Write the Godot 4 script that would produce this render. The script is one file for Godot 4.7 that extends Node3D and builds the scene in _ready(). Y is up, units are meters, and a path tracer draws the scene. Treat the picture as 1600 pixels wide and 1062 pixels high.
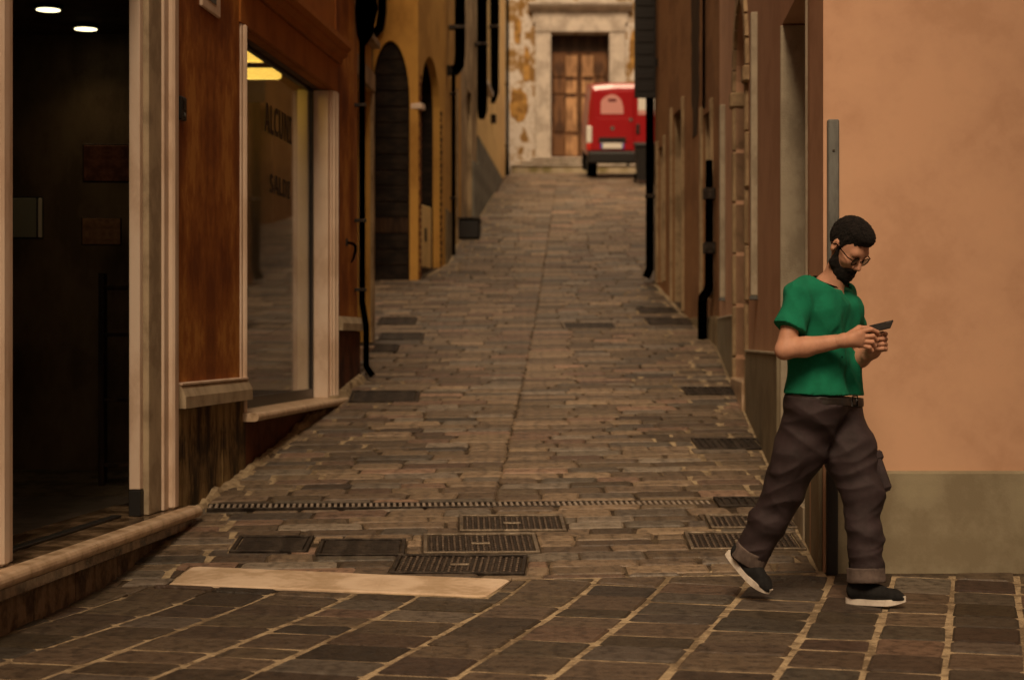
extends Node3D

# ---------------------------------------------------------------- helpers
var M := {}
var rng := RandomNumberGenerator.new()
var taken := {}

func numbered(n: String) -> String:
	if not taken.has(n):
		taken[n] = 0
		return n
	taken[n] += 1
	return "%s_%03d" % [n, taken[n]]

func tag(o: Node, label := "", category := "", group := "", kind := ""):
	if label: o.set_meta("label", label)
	if category: o.set_meta("category", category)
	if group: o.set_meta("group", group)
	if kind: o.set_meta("kind", kind)
	return o

func base(called: String, at := Vector3.ZERO, turn := 0.0) -> Node3D:
	var o := Node3D.new()
	o.name = numbered(called)
	add_child(o)
	o.position = at
	o.rotation.y = turn
	return o

# a node whose local x runs along a wall, y up and z out of the wall (to the right of nothing: x cross y)
func facade(called: String, at: Vector3, to: Vector3) -> Node3D:
	var o := Node3D.new()
	o.name = numbered(called)
	add_child(o)
	var x := to - at
	x.y = 0
	x = x.normalized()
	o.transform = Transform3D(Basis(x, Vector3.UP, x.cross(Vector3.UP)), at)
	return o

func mb() -> SurfaceTool:
	var st := SurfaceTool.new()
	st.begin(Mesh.PRIMITIVE_TRIANGLES)
	return st

func build(st: SurfaceTool, called: String, m: Material, parent: Node = null) -> MeshInstance3D:
	var o := MeshInstance3D.new()
	o.mesh = st.commit()
	o.material_override = m
	if parent == null:
		o.name = numbered(called)
		add_child(o)
	else:
		o.name = called
		parent.add_child(o, true)
	return o

func tri(st: SurfaceTool, a: Vector3, b: Vector3, c: Vector3, n: Vector3):
	if (b - a).cross(c - a).dot(n) > 0:
		var t := b
		b = c
		c = t
	st.set_normal(n); st.add_vertex(a)
	st.set_normal(n); st.add_vertex(b)
	st.set_normal(n); st.add_vertex(c)

func quad(st: SurfaceTool, a: Vector3, b: Vector3, c: Vector3, d: Vector3, toward: Vector3):
	var n := (c - a).cross(d - b)
	if n.length() < 1e-9: return
	n = n.normalized()
	if n.dot(toward) < 0: n = -n
	tri(st, a, b, c, n)
	tri(st, a, c, d, n)

func bx(st: SurfaceTool, x0: float, x1: float, y0: float, y1: float, z0: float, z1: float, ch := 0.0):
	# a box; ch > 0 chamfers all twelve edges
	var c := Vector3((x0 + x1) / 2, (y0 + y1) / 2, (z0 + z1) / 2)
	var h := Vector3(absf(x1 - x0) / 2, absf(y1 - y0) / 2, absf(z1 - z0) / 2)
	ch = minf(ch, minf(h.x, minf(h.y, h.z)) * 0.9)
	var ax := [Vector3.RIGHT, Vector3.UP, Vector3.BACK]
	for i in 3:
		var u: Vector3 = ax[(i + 1) % 3]
		var v: Vector3 = ax[(i + 2) % 3]
		var hu := h[(i + 1) % 3] - ch
		var hv := h[(i + 2) % 3] - ch
		for s in [-1.0, 1.0]:
			var n: Vector3 = ax[i] * s
			var o: Vector3 = c + n * h[i]
			quad(st, o - u * hu - v * hv, o + u * hu - v * hv, o + u * hu + v * hv, o - u * hu + v * hv, n)
	if ch > 0:
		for i in 3:
			var u: Vector3 = ax[(i + 1) % 3]
			var v: Vector3 = ax[(i + 2) % 3]
			var w: Vector3 = ax[i]
			var hw := h[i] - ch
			var hu := h[(i + 1) % 3]
			var hv := h[(i + 2) % 3]
			for s in [-1.0, 1.0]:
				for t in [-1.0, 1.0]:
					var p: Vector3 = c + u * s * hu + v * t * (hv - ch)
					var q: Vector3 = c + u * s * (hu - ch) + v * t * hv
					quad(st, p - w * hw, p + w * hw, q + w * hw, q - w * hw, u * s + v * t)
		for s in [-1.0, 1.0]:
			for t in [-1.0, 1.0]:
				for r in [-1.0, 1.0]:
					var d := Vector3(s, t, r)
					tri(st, c + d * Vector3(h.x, h.y - ch, h.z - ch), c + d * Vector3(h.x - ch, h.y, h.z - ch), c + d * Vector3(h.x - ch, h.y - ch, h.z), d.normalized())

func tube(st: SurfaceTool, pts: Array, rad, seg := 10, caps := true):
	# round tube through pts; rad a number or a list
	var n := pts.size()
	var rings := []
	var up := Vector3.UP
	for i in n:
		var t: Vector3
		if i == 0: t = pts[1] - pts[0]
		elif i == n - 1: t = pts[n - 1] - pts[n - 2]
		else: t = (pts[i + 1] - pts[i]).normalized() + (pts[i] - pts[i - 1]).normalized()
		t = t.normalized()
		if absf(t.dot(up)) > 0.95: up = Vector3.RIGHT if absf(t.x) < 0.9 else Vector3.BACK
		var a := t.cross(up).normalized()
		var b := a.cross(t).normalized()
		up = b
		var r: float = rad[i] if rad is Array else rad
		var ring := []
		for k in seg:
			var an := TAU * k / seg
			var d := a * cos(an) + b * sin(an)
			ring.append([pts[i] + d * r, d])
		rings.append(ring)
	for i in n - 1:
		for k in seg:
			var k2 := (k + 1) % seg
			var q := [rings[i][k], rings[i + 1][k], rings[i + 1][k2], rings[i][k2]]
			for ix in [0, 1, 2, 0, 2, 3]:
				st.set_normal(q[ix][1]); st.add_vertex(q[ix][0])
	if caps:
		for e in [0, n - 1]:
			var nn: Vector3 = (pts[0] - pts[1]).normalized() if e == 0 else (pts[n - 1] - pts[n - 2]).normalized()
			for k in seg:
				tri(st, pts[e], rings[e][k][0], rings[e][(k + 1) % seg][0], nn)

func sweep(st: SurfaceTool, prof: Array, x0: float, x1: float):
	# profile of (z, y) points carried along local x, ends closed as fans
	var n := prof.size()
	var mid := Vector2.ZERO
	for p in prof: mid += p / n
	for i in n:
		var a: Vector2 = prof[i]
		var b: Vector2 = prof[(i + 1) % n]
		var e := b - a
		var out := Vector2(e.y, -e.x).normalized()
		if out.dot((a + b) / 2 - mid) < 0: out = -out
		var nn := Vector3(0, out.y, out.x)
		quad(st, Vector3(x0, a.y, a.x), Vector3(x1, a.y, a.x), Vector3(x1, b.y, b.x), Vector3(x0, b.y, b.x), nn)
		tri(st, Vector3(x0, mid.y, mid.x), Vector3(x0, a.y, a.x), Vector3(x0, b.y, b.x), Vector3.LEFT)
		tri(st, Vector3(x1, mid.y, mid.x), Vector3(x1, a.y, a.x), Vector3(x1, b.y, b.x), Vector3.RIGHT)

func extrude(st: SurfaceTool, poly: Array, z0: float, z1: float):
	# (x, y) outline given thickness along z
	var pv := PackedVector2Array(poly)
	var ix := Geometry2D.triangulate_polygon(pv)
	for k in range(0, ix.size(), 3):
		var a := pv[ix[k]]; var b := pv[ix[k + 1]]; var c := pv[ix[k + 2]]
		tri(st, Vector3(a.x, a.y, z1), Vector3(b.x, b.y, z1), Vector3(c.x, c.y, z1), Vector3.BACK)
		tri(st, Vector3(a.x, a.y, z0), Vector3(b.x, b.y, z0), Vector3(c.x, c.y, z0), Vector3.FORWARD)
	var area := 0.0
	for i in pv.size():
		area += pv[i].cross(pv[(i + 1) % pv.size()])
	for i in pv.size():
		var a := pv[i]; var b := pv[(i + 1) % pv.size()]
		var e := b - a
		var n := Vector2(e.y, -e.x) * signf(area)
		quad(st, Vector3(a.x, a.y, z0), Vector3(b.x, b.y, z0), Vector3(b.x, b.y, z1), Vector3(a.x, a.y, z1), Vector3(n.x, n.y, 0))

func wall(st: SurfaceTool, x0: float, x1: float, y0: float, y1: float, holes: Array, thick: float, zf := 0.0):
	var xs := [x0, x1]; var ys := [y0, y1]
	for h in holes:
		for v in [h[0], h[1]]:
			if v > x0 and v < x1: xs.append(v)
		for v in [h[2], h[3]]:
			if v > y0 and v < y1: ys.append(v)
	xs.sort(); ys.sort()
	for i in xs.size() - 1:
		for j in ys.size() - 1:
			if xs[i + 1] - xs[i] < 1e-5 or ys[j + 1] - ys[j] < 1e-5: continue
			var mx: float = (xs[i] + xs[i + 1]) / 2; var my: float = (ys[j] + ys[j + 1]) / 2
			var solid := true
			for h in holes:
				if mx > h[0] and mx < h[1] and my > h[2] and my < h[3]: solid = false
			if solid:
				for z in [zf, zf - thick]:
					quad(st, Vector3(xs[i], ys[j], z), Vector3(xs[i + 1], ys[j], z), Vector3(xs[i + 1], ys[j + 1], z), Vector3(xs[i], ys[j + 1], z), Vector3(0, 0, 1 if z == zf else -1))
	var zb := zf - thick
	for h in holes + [[x0, x1, y0, y1]]:
		var s := 1.0 if h[0] != x0 or h[2] != y0 or h[3] != y1 else -1.0
		var a: float = maxf(h[0], x0); var b: float = minf(h[1], x1); var c: float = maxf(h[2], y0); var d: float = minf(h[3], y1)
		quad(st, Vector3(a, c, zf), Vector3(a, d, zf), Vector3(a, d, zb), Vector3(a, c, zb), Vector3(s, 0, 0))
		quad(st, Vector3(b, c, zf), Vector3(b, d, zf), Vector3(b, d, zb), Vector3(b, c, zb), Vector3(-s, 0, 0))
		quad(st, Vector3(a, c, zf), Vector3(b, c, zf), Vector3(b, c, zb), Vector3(a, c, zb), Vector3(0, s, 0))
		quad(st, Vector3(a, d, zf), Vector3(b, d, zf), Vector3(b, d, zb), Vector3(a, d, zb), Vector3(0, -s, 0))

func arch_fill(st: SurfaceTool, x0: float, x1: float, ys: float, yc: float, zf: float, zb: float):
	# masonry between a round arch (springing ys, crown a little under yc) and the top of its square hole
	var n := 16
	var cx := (x0 + x1) / 2; var r := (x1 - x0) / 2; var rise := yc - 0.001 - ys
	for i in n:
		var a0 := PI * i / n; var a1 := PI * (i + 1) / n
		var p := Vector2(cx - cos(a0) * r, ys + sin(a0) * rise)
		var q := Vector2(cx - cos(a1) * r, ys + sin(a1) * rise)
		quad(st, Vector3(p.x, p.y, zf), Vector3(q.x, q.y, zf), Vector3(q.x, yc, zf), Vector3(p.x, yc, zf), Vector3.BACK)
		quad(st, Vector3(p.x, p.y, zf), Vector3(q.x, q.y, zf), Vector3(q.x, q.y, zb), Vector3(p.x, p.y, zb), Vector3(cx - (p.x + q.x) / 2, ys - (p.y + q.y) / 2, 0))

# ---------------------------------------------------------------- materials
func noise_tex(freq: float, oct: int, sd: int, stops: Array, size := 320, kind := FastNoiseLite.TYPE_SIMPLEX_SMOOTH, warp := 0.0) -> ImageTexture:
	# noise through a colour ramp, then mirrored both ways so that it repeats without a seam
	var n := FastNoiseLite.new()
	n.noise_type = kind
	n.frequency = freq * 512.0 / size / 2.0
	n.fractal_octaves = oct
	n.fractal_gain = 0.66
	n.seed = sd
	if warp > 0:
		n.domain_warp_enabled = true
		n.domain_warp_amplitude = warp
		n.domain_warp_frequency = freq * 0.7
	var im := n.get_image(size, size, false, false, true)
	im.convert(Image.FORMAT_L8)
	var g := Gradient.new()
	var off := PackedFloat32Array(); var col := PackedColorArray()
	for s in stops:
		off.append(s[0]); col.append(s[1])
	g.offsets = off; g.colors = col
	var lut := PackedByteArray()
	for i in 256:
		var c := g.sample(i / 255.0)
		lut.append(int(clampf(c.r, 0, 1) * 255.0 + 0.5)); lut.append(int(clampf(c.g, 0, 1) * 255.0 + 0.5)); lut.append(int(clampf(c.b, 0, 1) * 255.0 + 0.5))
	var src := im.get_data()
	var dst := PackedByteArray()
	dst.resize(size * size * 3)
	var k := 0
	for v in src:
		var q := v * 3
		dst[k] = lut[q]; dst[k + 1] = lut[q + 1]; dst[k + 2] = lut[q + 2]
		k += 3
	var a := Image.create_from_data(size, size, false, Image.FORMAT_RGB8, dst)
	var big := Image.create(size * 2, size * 2, false, Image.FORMAT_RGB8)
	var r := Rect2i(0, 0, size, size)
	big.blit_rect(a, r, Vector2i(0, 0))
	a.flip_x(); big.blit_rect(a, r, Vector2i(size, 0))
	a.flip_y(); big.blit_rect(a, r, Vector2i(size, size))
	a.flip_x(); big.blit_rect(a, r, Vector2i(0, size))
	return ImageTexture.create_from_image(big)

func lin(r: float, g: float, b: float) -> Color:
	return Color(r, g, b).linear_to_srgb()

var bump_fine: ImageTexture
var bump_mid: ImageTexture

func surf(stops: Array, rough: float, scale: Vector3, sd: int, bump := 0.0, coarse := false, freq := 0.006, oct := 8, warp := 0.0) -> StandardMaterial3D:
	var m := StandardMaterial3D.new()
	m.albedo_texture = noise_tex(freq, oct, sd, stops, 320, FastNoiseLite.TYPE_SIMPLEX_SMOOTH, warp)
	m.uv1_triplanar = true
	m.uv1_world_triplanar = true
	m.uv1_scale = scale
	m.roughness = rough
	m.metallic_specular = 0.35
	if bump > 0:
		m.heightmap_enabled = true
		m.heightmap_texture = bump_mid if coarse else bump_fine
		m.heightmap_scale = bump
	return m

func flat(c: Color, rough: float, metal := 0.0) -> StandardMaterial3D:
	var m := StandardMaterial3D.new()
	m.albedo_color = c
	m.roughness = rough
	m.metallic = metal
	return m

func glow(c: Color, e: float) -> StandardMaterial3D:
	var m := flat(c, 0.5)
	m.emission_enabled = true
	m.emission = c
	m.emission_energy_multiplier = e
	return m

func glass(c: Color, a: float) -> StandardMaterial3D:
	var m := flat(Color(c.r, c.g, c.b, a), 0.02)
	m.transparency = BaseMaterial3D.TRANSPARENCY_ALPHA
	return m

func ramp3(r: float, g: float, b: float, lo: float, hi: float, warm := 0.0) -> Array:
	return [[0.25, lin(r * lo, g * lo * (1.0 - warm), b * lo * (1.0 - 2 * warm))], [0.5, lin(r, g, b)], [0.78, lin(r * hi, g * hi * (1.0 + warm * 0.5), b * hi)]]

func materials():
	bump_fine = noise_tex(0.3, 3, 3, [[0.0, Color.BLACK], [1.0, Color.WHITE]])
	bump_mid = noise_tex(0.015, 6, 4, [[0.0, Color.BLACK], [1.0, Color.WHITE]])
	M.peach = surf(ramp3(0.55, 0.335, 0.215, 0.9, 1.06, 0.02), 0.92, Vector3(0.35, 0.35, 0.35), 11, 0.0)
	M.peach_alley = surf(ramp3(0.50, 0.29, 0.17, 0.9, 1.06, 0.02), 0.9, Vector3(0.45, 0.36, 0.45), 12, 0.12)
	M.dado_grey = surf(ramp3(0.26, 0.225, 0.15, 0.82, 1.12, 0.03), 0.9, Vector3(0.5, 0.5, 0.5), 13, 0.06)
	M.dado_brown = surf(ramp3(0.22, 0.165, 0.09, 0.72, 1.15, 0.04), 0.9, Vector3(0.6, 0.48, 0.6), 14, 0.6)
	M.orange = surf([[0.2, lin(0.19, 0.055, 0.010)], [0.45, lin(0.29, 0.095, 0.017)], [0.6, lin(0.37, 0.135, 0.025)], [0.8, lin(0.52, 0.235, 0.05)]], 0.75, Vector3(0.75, 0.42, 0.75), 15, 0.25, true, 0.006, 8, 40.0)
	M.orange_plain = surf(ramp3(0.38, 0.14, 0.028, 0.8, 1.12, 0.04), 0.85, Vector3(0.4, 0.32, 0.4), 16, 0.4)
	M.stained = surf([[0.24, lin(0.018, 0.011, 0.005)], [0.42, lin(0.075, 0.045, 0.018)], [0.56, lin(0.19, 0.125, 0.05)], [0.8, lin(0.33, 0.24, 0.11)]], 0.85, Vector3(1.1, 0.40, 1.1), 17, 0.5, true, 0.007, 8, 30.0)
	M.dark_red = surf(ramp3(0.10, 0.034, 0.014, 0.4, 1.5, 0.05), 0.85, Vector3(0.7, 0.56, 0.7), 18, 0.4, true)
	M.pale_paint = surf([[0.2, lin(0.60, 0.45, 0.33)], [0.42, lin(0.72, 0.57, 0.44)], [0.7, lin(0.77, 0.63, 0.50)]], 0.55, Vector3(0.7, 0.35, 0.7), 19, 0.08)
	M.beige_stone = surf(ramp3(0.42, 0.34, 0.23, 0.75, 1.15, 0.02), 0.8, Vector3(0.8, 0.64, 0.8), 20, 0.3)
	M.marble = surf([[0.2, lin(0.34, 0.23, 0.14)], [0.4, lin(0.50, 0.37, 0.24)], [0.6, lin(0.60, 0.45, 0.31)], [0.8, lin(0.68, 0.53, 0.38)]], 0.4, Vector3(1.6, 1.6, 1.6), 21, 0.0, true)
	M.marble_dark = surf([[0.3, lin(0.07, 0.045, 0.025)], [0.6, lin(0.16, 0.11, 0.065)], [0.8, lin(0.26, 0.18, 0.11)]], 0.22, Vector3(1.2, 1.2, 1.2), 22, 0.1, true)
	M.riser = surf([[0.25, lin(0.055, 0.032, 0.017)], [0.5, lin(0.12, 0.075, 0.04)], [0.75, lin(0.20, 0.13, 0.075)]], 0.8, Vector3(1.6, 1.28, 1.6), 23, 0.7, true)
	M.threshold = surf([[0.25, lin(0.46, 0.34, 0.22)], [0.5, lin(0.62, 0.48, 0.34)], [0.75, lin(0.70, 0.56, 0.41)]], 0.75, Vector3(0.8, 0.8, 1.0), 24, 0.15, true)
	M.ochre = surf(ramp3(0.56, 0.31, 0.075, 0.8, 1.1, 0.04), 0.9, Vector3(0.35, 0.28, 0.35), 25, 0.6)
	M.yellow = surf(ramp3(0.78, 0.56, 0.25, 0.82, 1.1, 0.03), 0.9, Vector3(0.3, 0.24, 0.3), 26, 0.6)
	M.grey_dado = surf(ramp3(0.19, 0.18, 0.145, 0.7, 1.2, 0.02), 0.9, Vector3(0.5, 0.5, 0.5), 27, 0.5)
	M.tan_stone = surf(ramp3(0.36, 0.26, 0.15, 0.65, 1.2, 0.03), 0.85, Vector3(0.6, 0.48, 0.6), 28, 0.5, true)
	M.brown_plaster = surf(ramp3(0.23, 0.115, 0.05, 0.8, 1.12, 0.03), 0.9, Vector3(0.4, 0.32, 0.4), 29, 0.9, true)
	M.grey_door = surf(ramp3(0.13, 0.12, 0.10, 0.7, 1.3, 0.02), 0.75, Vector3(0.8, 0.64, 0.8), 30, 0.3)
	M.pale_grey = surf(ramp3(0.40, 0.35, 0.26, 0.75, 1.15, 0.02), 0.8, Vector3(0.6, 0.48, 0.6), 31, 0.3)
	M.dark_wood = surf(ramp3(0.035, 0.018, 0.009, 0.4, 1.8, 0.04), 0.6, Vector3(3.0, 0.35, 3.0), 32, 0.5, true)
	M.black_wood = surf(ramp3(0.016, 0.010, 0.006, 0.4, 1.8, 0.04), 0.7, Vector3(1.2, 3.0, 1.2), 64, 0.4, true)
	M.red_wood = surf(ramp3(0.075, 0.032, 0.014, 0.5, 1.6, 0.05), 0.65, Vector3(0.5, 3.0, 0.5), 33, 0.4, true)
	M.church_wall = surf([[0.26, lin(0.20, 0.11, 0.03)], [0.40, lin(0.30, 0.21, 0.12)], [0.47, lin(0.46, 0.40, 0.33)], [0.62, lin(0.52, 0.47, 0.41)], [0.8, lin(0.40, 0.34, 0.27)]], 0.9, Vector3(0.3, 0.22, 0.3), 37, 1.5, true, 0.012, 6, 10.0)
	M.church_stone = surf(ramp3(0.46, 0.40, 0.33, 0.75, 1.15, 0.02), 0.85, Vector3(0.5, 0.4, 0.5), 35, 0.5)
	M.church_door = surf(ramp3(0.11, 0.05, 0.02, 0.5, 1.4, 0.05), 0.6, Vector3(2.0, 0.4, 2.0), 36, 0.3, true)
	M.church_panel = surf(ramp3(0.36, 0.20, 0.095, 0.6, 1.4, 0.05), 0.55, Vector3(2.0, 0.4, 2.0), 38, 0.3, true)
	M.shaded_mossy_step = surf([[0.25, lin(0.12, 0.105, 0.03)], [0.5, lin(0.25, 0.20, 0.11)], [0.75, lin(0.36, 0.30, 0.20)]], 0.9, Vector3(0.7, 2.0, 0.7), 39, 0.8, true)
	M.mortar_dark = surf(ramp3(0.07, 0.05, 0.031, 0.5, 1.4, 0.04), 0.95, Vector3(1.2, 1.2, 1.2), 62, 1.2, true)
	M.mortar = surf(ramp3(0.36, 0.28, 0.175, 0.5, 1.25, 0.04), 0.95, Vector3(1.5, 1.5, 1.5), 40, 1.2, true)
	M.brick = surf(ramp3(0.22, 0.085, 0.035, 0.5, 1.4, 0.05), 0.9, Vector3(3, 3, 3), 41, 0.6, true)
	M.dark_brick = surf(ramp3(0.06, 0.026, 0.013, 0.5, 1.5, 0.05), 0.9, Vector3(3, 3, 3), 63, 0.6, true)
	M.iron = surf(ramp3(0.035, 0.027, 0.021, 0.5, 1.8, 0.05), 0.5, Vector3(3, 3, 3), 42, 0.4, true)
	M.iron.metallic = 0.4
	M.worn_iron = surf(ramp3(0.20, 0.16, 0.115, 0.5, 1.4, 0.03), 0.45, Vector3(3, 3, 3), 43, 0.2, true)
	M.worn_iron.metallic = 0.5
	M.tread_iron = surf(ramp3(0.085, 0.062, 0.045, 0.5, 1.5, 0.04), 0.5, Vector3(3, 3, 3), 65, 0.2, true)
	M.tread_iron.metallic = 0.4
	M.bright_iron = surf(ramp3(0.30, 0.25, 0.20, 0.6, 1.3, 0.03), 0.45, Vector3(3, 3, 3), 66, 0.1, true)
	M.grey_metal = surf(ramp3(0.135, 0.14, 0.13, 0.7, 1.25, 0.0), 0.6, Vector3(2, 0.6, 2), 44, 0.15)
	M.black_metal = flat(lin(0.012, 0.011, 0.010), 0.55)
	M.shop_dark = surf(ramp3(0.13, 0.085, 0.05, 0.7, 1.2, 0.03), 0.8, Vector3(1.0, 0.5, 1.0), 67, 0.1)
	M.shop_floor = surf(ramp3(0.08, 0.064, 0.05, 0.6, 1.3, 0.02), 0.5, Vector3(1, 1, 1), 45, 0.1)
	M.frame_black = flat(lin(0.015, 0.013, 0.012), 0.4)
	M.shop_glass = glass(Color(0.9, 0.92, 0.9), 0.04)
	# paving: the tone of each stone comes from its own vertex colour, the grain from the texture
	M.paving = surf([[0.2, Color(0.62, 0.61, 0.60)], [0.45, Color(0.86, 0.85, 0.84)], [0.6, Color(0.96, 0.95, 0.94)], [0.85, Color(1, 1, 1)]], 0.55, Vector3(1.1, 1.1, 1.1), 46, 1.0, true, 0.02, 8)
	M.paving.vertex_color_use_as_albedo = true
	M.paving.metallic_specular = 0.5

# ---------------------------------------------------------------- terrain
func slope(z: float) -> float:
	var t := [[0.0, 0.0], [7.8, 0.0], [9.0, 0.115], [15.0, 0.115], [22.0, 0.17], [39.0, 0.17], [41.0, 0.11], [200.0, 0.11]]
	for i in t.size() - 1:
		if z <= t[i + 1][0]:
			return lerpf(t[i][1], t[i + 1][1], (z - t[i][0]) / (t[i + 1][0] - t[i][0]))
	return 0.11

var gtab := PackedFloat32Array()
func make_terrain():
	var g := 0.0
	for i in 7000:
		gtab.append(g)
		g += slope(i * 0.01 + 0.005) * 0.01
func G(z: float) -> float:   # z is the distance up the alley (world -Z)
	var i := clampf(z / 0.01, 0, 6990)
	var k := int(i)
	return lerpf(gtab[k], gtab[k + 1], i - k)

func on(x: float, z: float, up := 0.0) -> Vector3:
	return Vector3(x, G(z) + up, -z)

func left_edge(z: float) -> float:
	var t := [[-5.0, -3.25], [15.72, -1.347], [15.75, -1.56], [18.3, -1.44], [18.4, -2.7], [23.1, -2.7], [23.2, -1.21], [24.7, -0.93], [28.3, -0.81], [31.1, -0.61], [41.1, -0.147], [41.2, -6.0], [80.0, -6.0]]
	for i in t.size() - 1:
		if z <= t[i + 1][0]: return lerpf(t[i][1], t[i + 1][1], (z - t[i][0]) / (t[i + 1][0] - t[i][0]))
	return -6.0
func right_edge(z: float) -> float:
	var t := [[8.8, 1.528], [17.85, 2.07], [23.1, 1.84], [23.2, 7.0], [80.0, 7.0]]
	if z < 8.8: return 9.0
	for i in t.size() - 1:
		if z <= t[i + 1][0]: return lerpf(t[i][1], t[i + 1][1], (z - t[i][0]) / (t[i + 1][0] - t[i][0]))
	return 7.0

func stone(st: SurfaceTool, poly: PackedVector2Array, tone: Color, lift: float, tilt: Vector2, cheap: bool):
	# one paving stone: outline in (x, distance), worn arrises, skirt into the bed
	var c := Vector2.ZERO
	for p in poly: c += p / poly.size()
	var n := poly.size()
	var inn := []; var out := []; var low := []
	var cham := 0.011
	for p in poly:
		var d := p - c
		var q := c + d * maxf(0.3, 1.0 - cham / maxf(d.length(), 0.02) * 1.3)
		var hq := lift + tilt.dot(q - c)
		inn.append(on(q.x, q.y, hq))
		out.append(on(p.x, p.y, lift + tilt.dot(p - c) - 0.0065))
		low.append(on(p.x, p.y, -0.03))
	var m := on(c.x, c.y, lift + (0.0 if cheap else 0.0015))
	st.set_color(tone)
	if not convex_enough(poly):
		var ix := Geometry2D.triangulate_polygon(poly)
		for k in range(0, ix.size(), 3):
			var t := []
			for e in 3: t.append(on(poly[ix[k + e]].x, poly[ix[k + e]].y, lift))
			tri(st, t[0], t[1], t[2], Vector3.UP)
		var cw := Geometry2D.is_polygon_clockwise(poly)
		for i in n:
			var p := poly[i]; var q := poly[(i + 1) % n]
			var e := (q - p) * (1.0 if cw else -1.0)
			quad(st, on(p.x, p.y, lift), on(q.x, q.y, lift), on(q.x, q.y, -0.03), on(p.x, p.y, -0.03), Vector3(-e.y, 0, -e.x))
		return
	for i in n:
		var j := (i + 1) % n
		var nn: Vector3 = (inn[i] - m).cross(inn[j] - m).normalized()
		if nn.y < 0: nn = -nn
		tri(st, m, inn[i], inn[j], nn)
		var o: Vector3 = (inn[i] + inn[j]) / 2 - m
		quad(st, inn[i], inn[j], out[j], out[i], o.normalized() + Vector3.UP)
		quad(st, out[i], out[j], low[j], low[i], o)

func rough_rect(a: Vector2, b: Vector2, c: Vector2, d: Vector2, cut: float, jit: float) -> PackedVector2Array:
	# four corners -> eight, corners knocked off, edges slightly uneven
	var q := [a, b, c, d]
	var r := PackedVector2Array()
	for i in 4:
		var p: Vector2 = q[i]; var pr: Vector2 = q[(i + 3) % 4]; var nx: Vector2 = q[(i + 1) % 4]
		var k := cut * rng.randf_range(0.4, 1.4)
		r.append(p + (pr - p).limit_length(k) + Vector2(rng.randf_range(-jit, jit), rng.randf_range(-jit, jit)))
		r.append(p + (nx - p).limit_length(k) + Vector2(rng.randf_range(-jit, jit), rng.randf_range(-jit, jit)))
	return r

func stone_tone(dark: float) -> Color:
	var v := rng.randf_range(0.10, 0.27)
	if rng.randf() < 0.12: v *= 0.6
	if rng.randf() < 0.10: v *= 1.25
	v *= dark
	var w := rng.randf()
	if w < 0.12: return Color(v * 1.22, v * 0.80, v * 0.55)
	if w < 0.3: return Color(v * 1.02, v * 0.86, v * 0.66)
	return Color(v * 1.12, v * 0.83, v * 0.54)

func area_of(p: PackedVector2Array) -> float:
	var a := 0.0
	for i in p.size(): a += p[i].cross(p[(i + 1) % p.size()])
	return absf(a) / 2

var holes := []   # outlines (x, distance) that the covers and the threshold stone take out of the paving

func clipped(poly: PackedVector2Array, zone: PackedVector2Array) -> Array:
	var r := []
	for p in Geometry2D.intersect_polygons(poly, zone):
		var ps := [p]
		for h in holes:
			var nxt := []
			for q in ps:
				var touch := false
				var bb := Rect2(q[0], Vector2.ZERO)
				for v in q: bb = bb.expand(v)
				var hb := Rect2(h[0], Vector2.ZERO)
				for v in h: hb = hb.expand(v)
				touch = bb.intersects(hb)
				if touch:
					for k in Geometry2D.clip_polygons(q, h):
						nxt.append(k)
				else: nxt.append(q)
			ps = nxt
		for q in ps:
			if area_of(q) > 0.0035: r.append(q)
	return r

func convex_enough(q: PackedVector2Array) -> bool:
	var h := Geometry2D.convex_hull(q)
	return area_of(q) > 0.93 * area_of(h)

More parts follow.
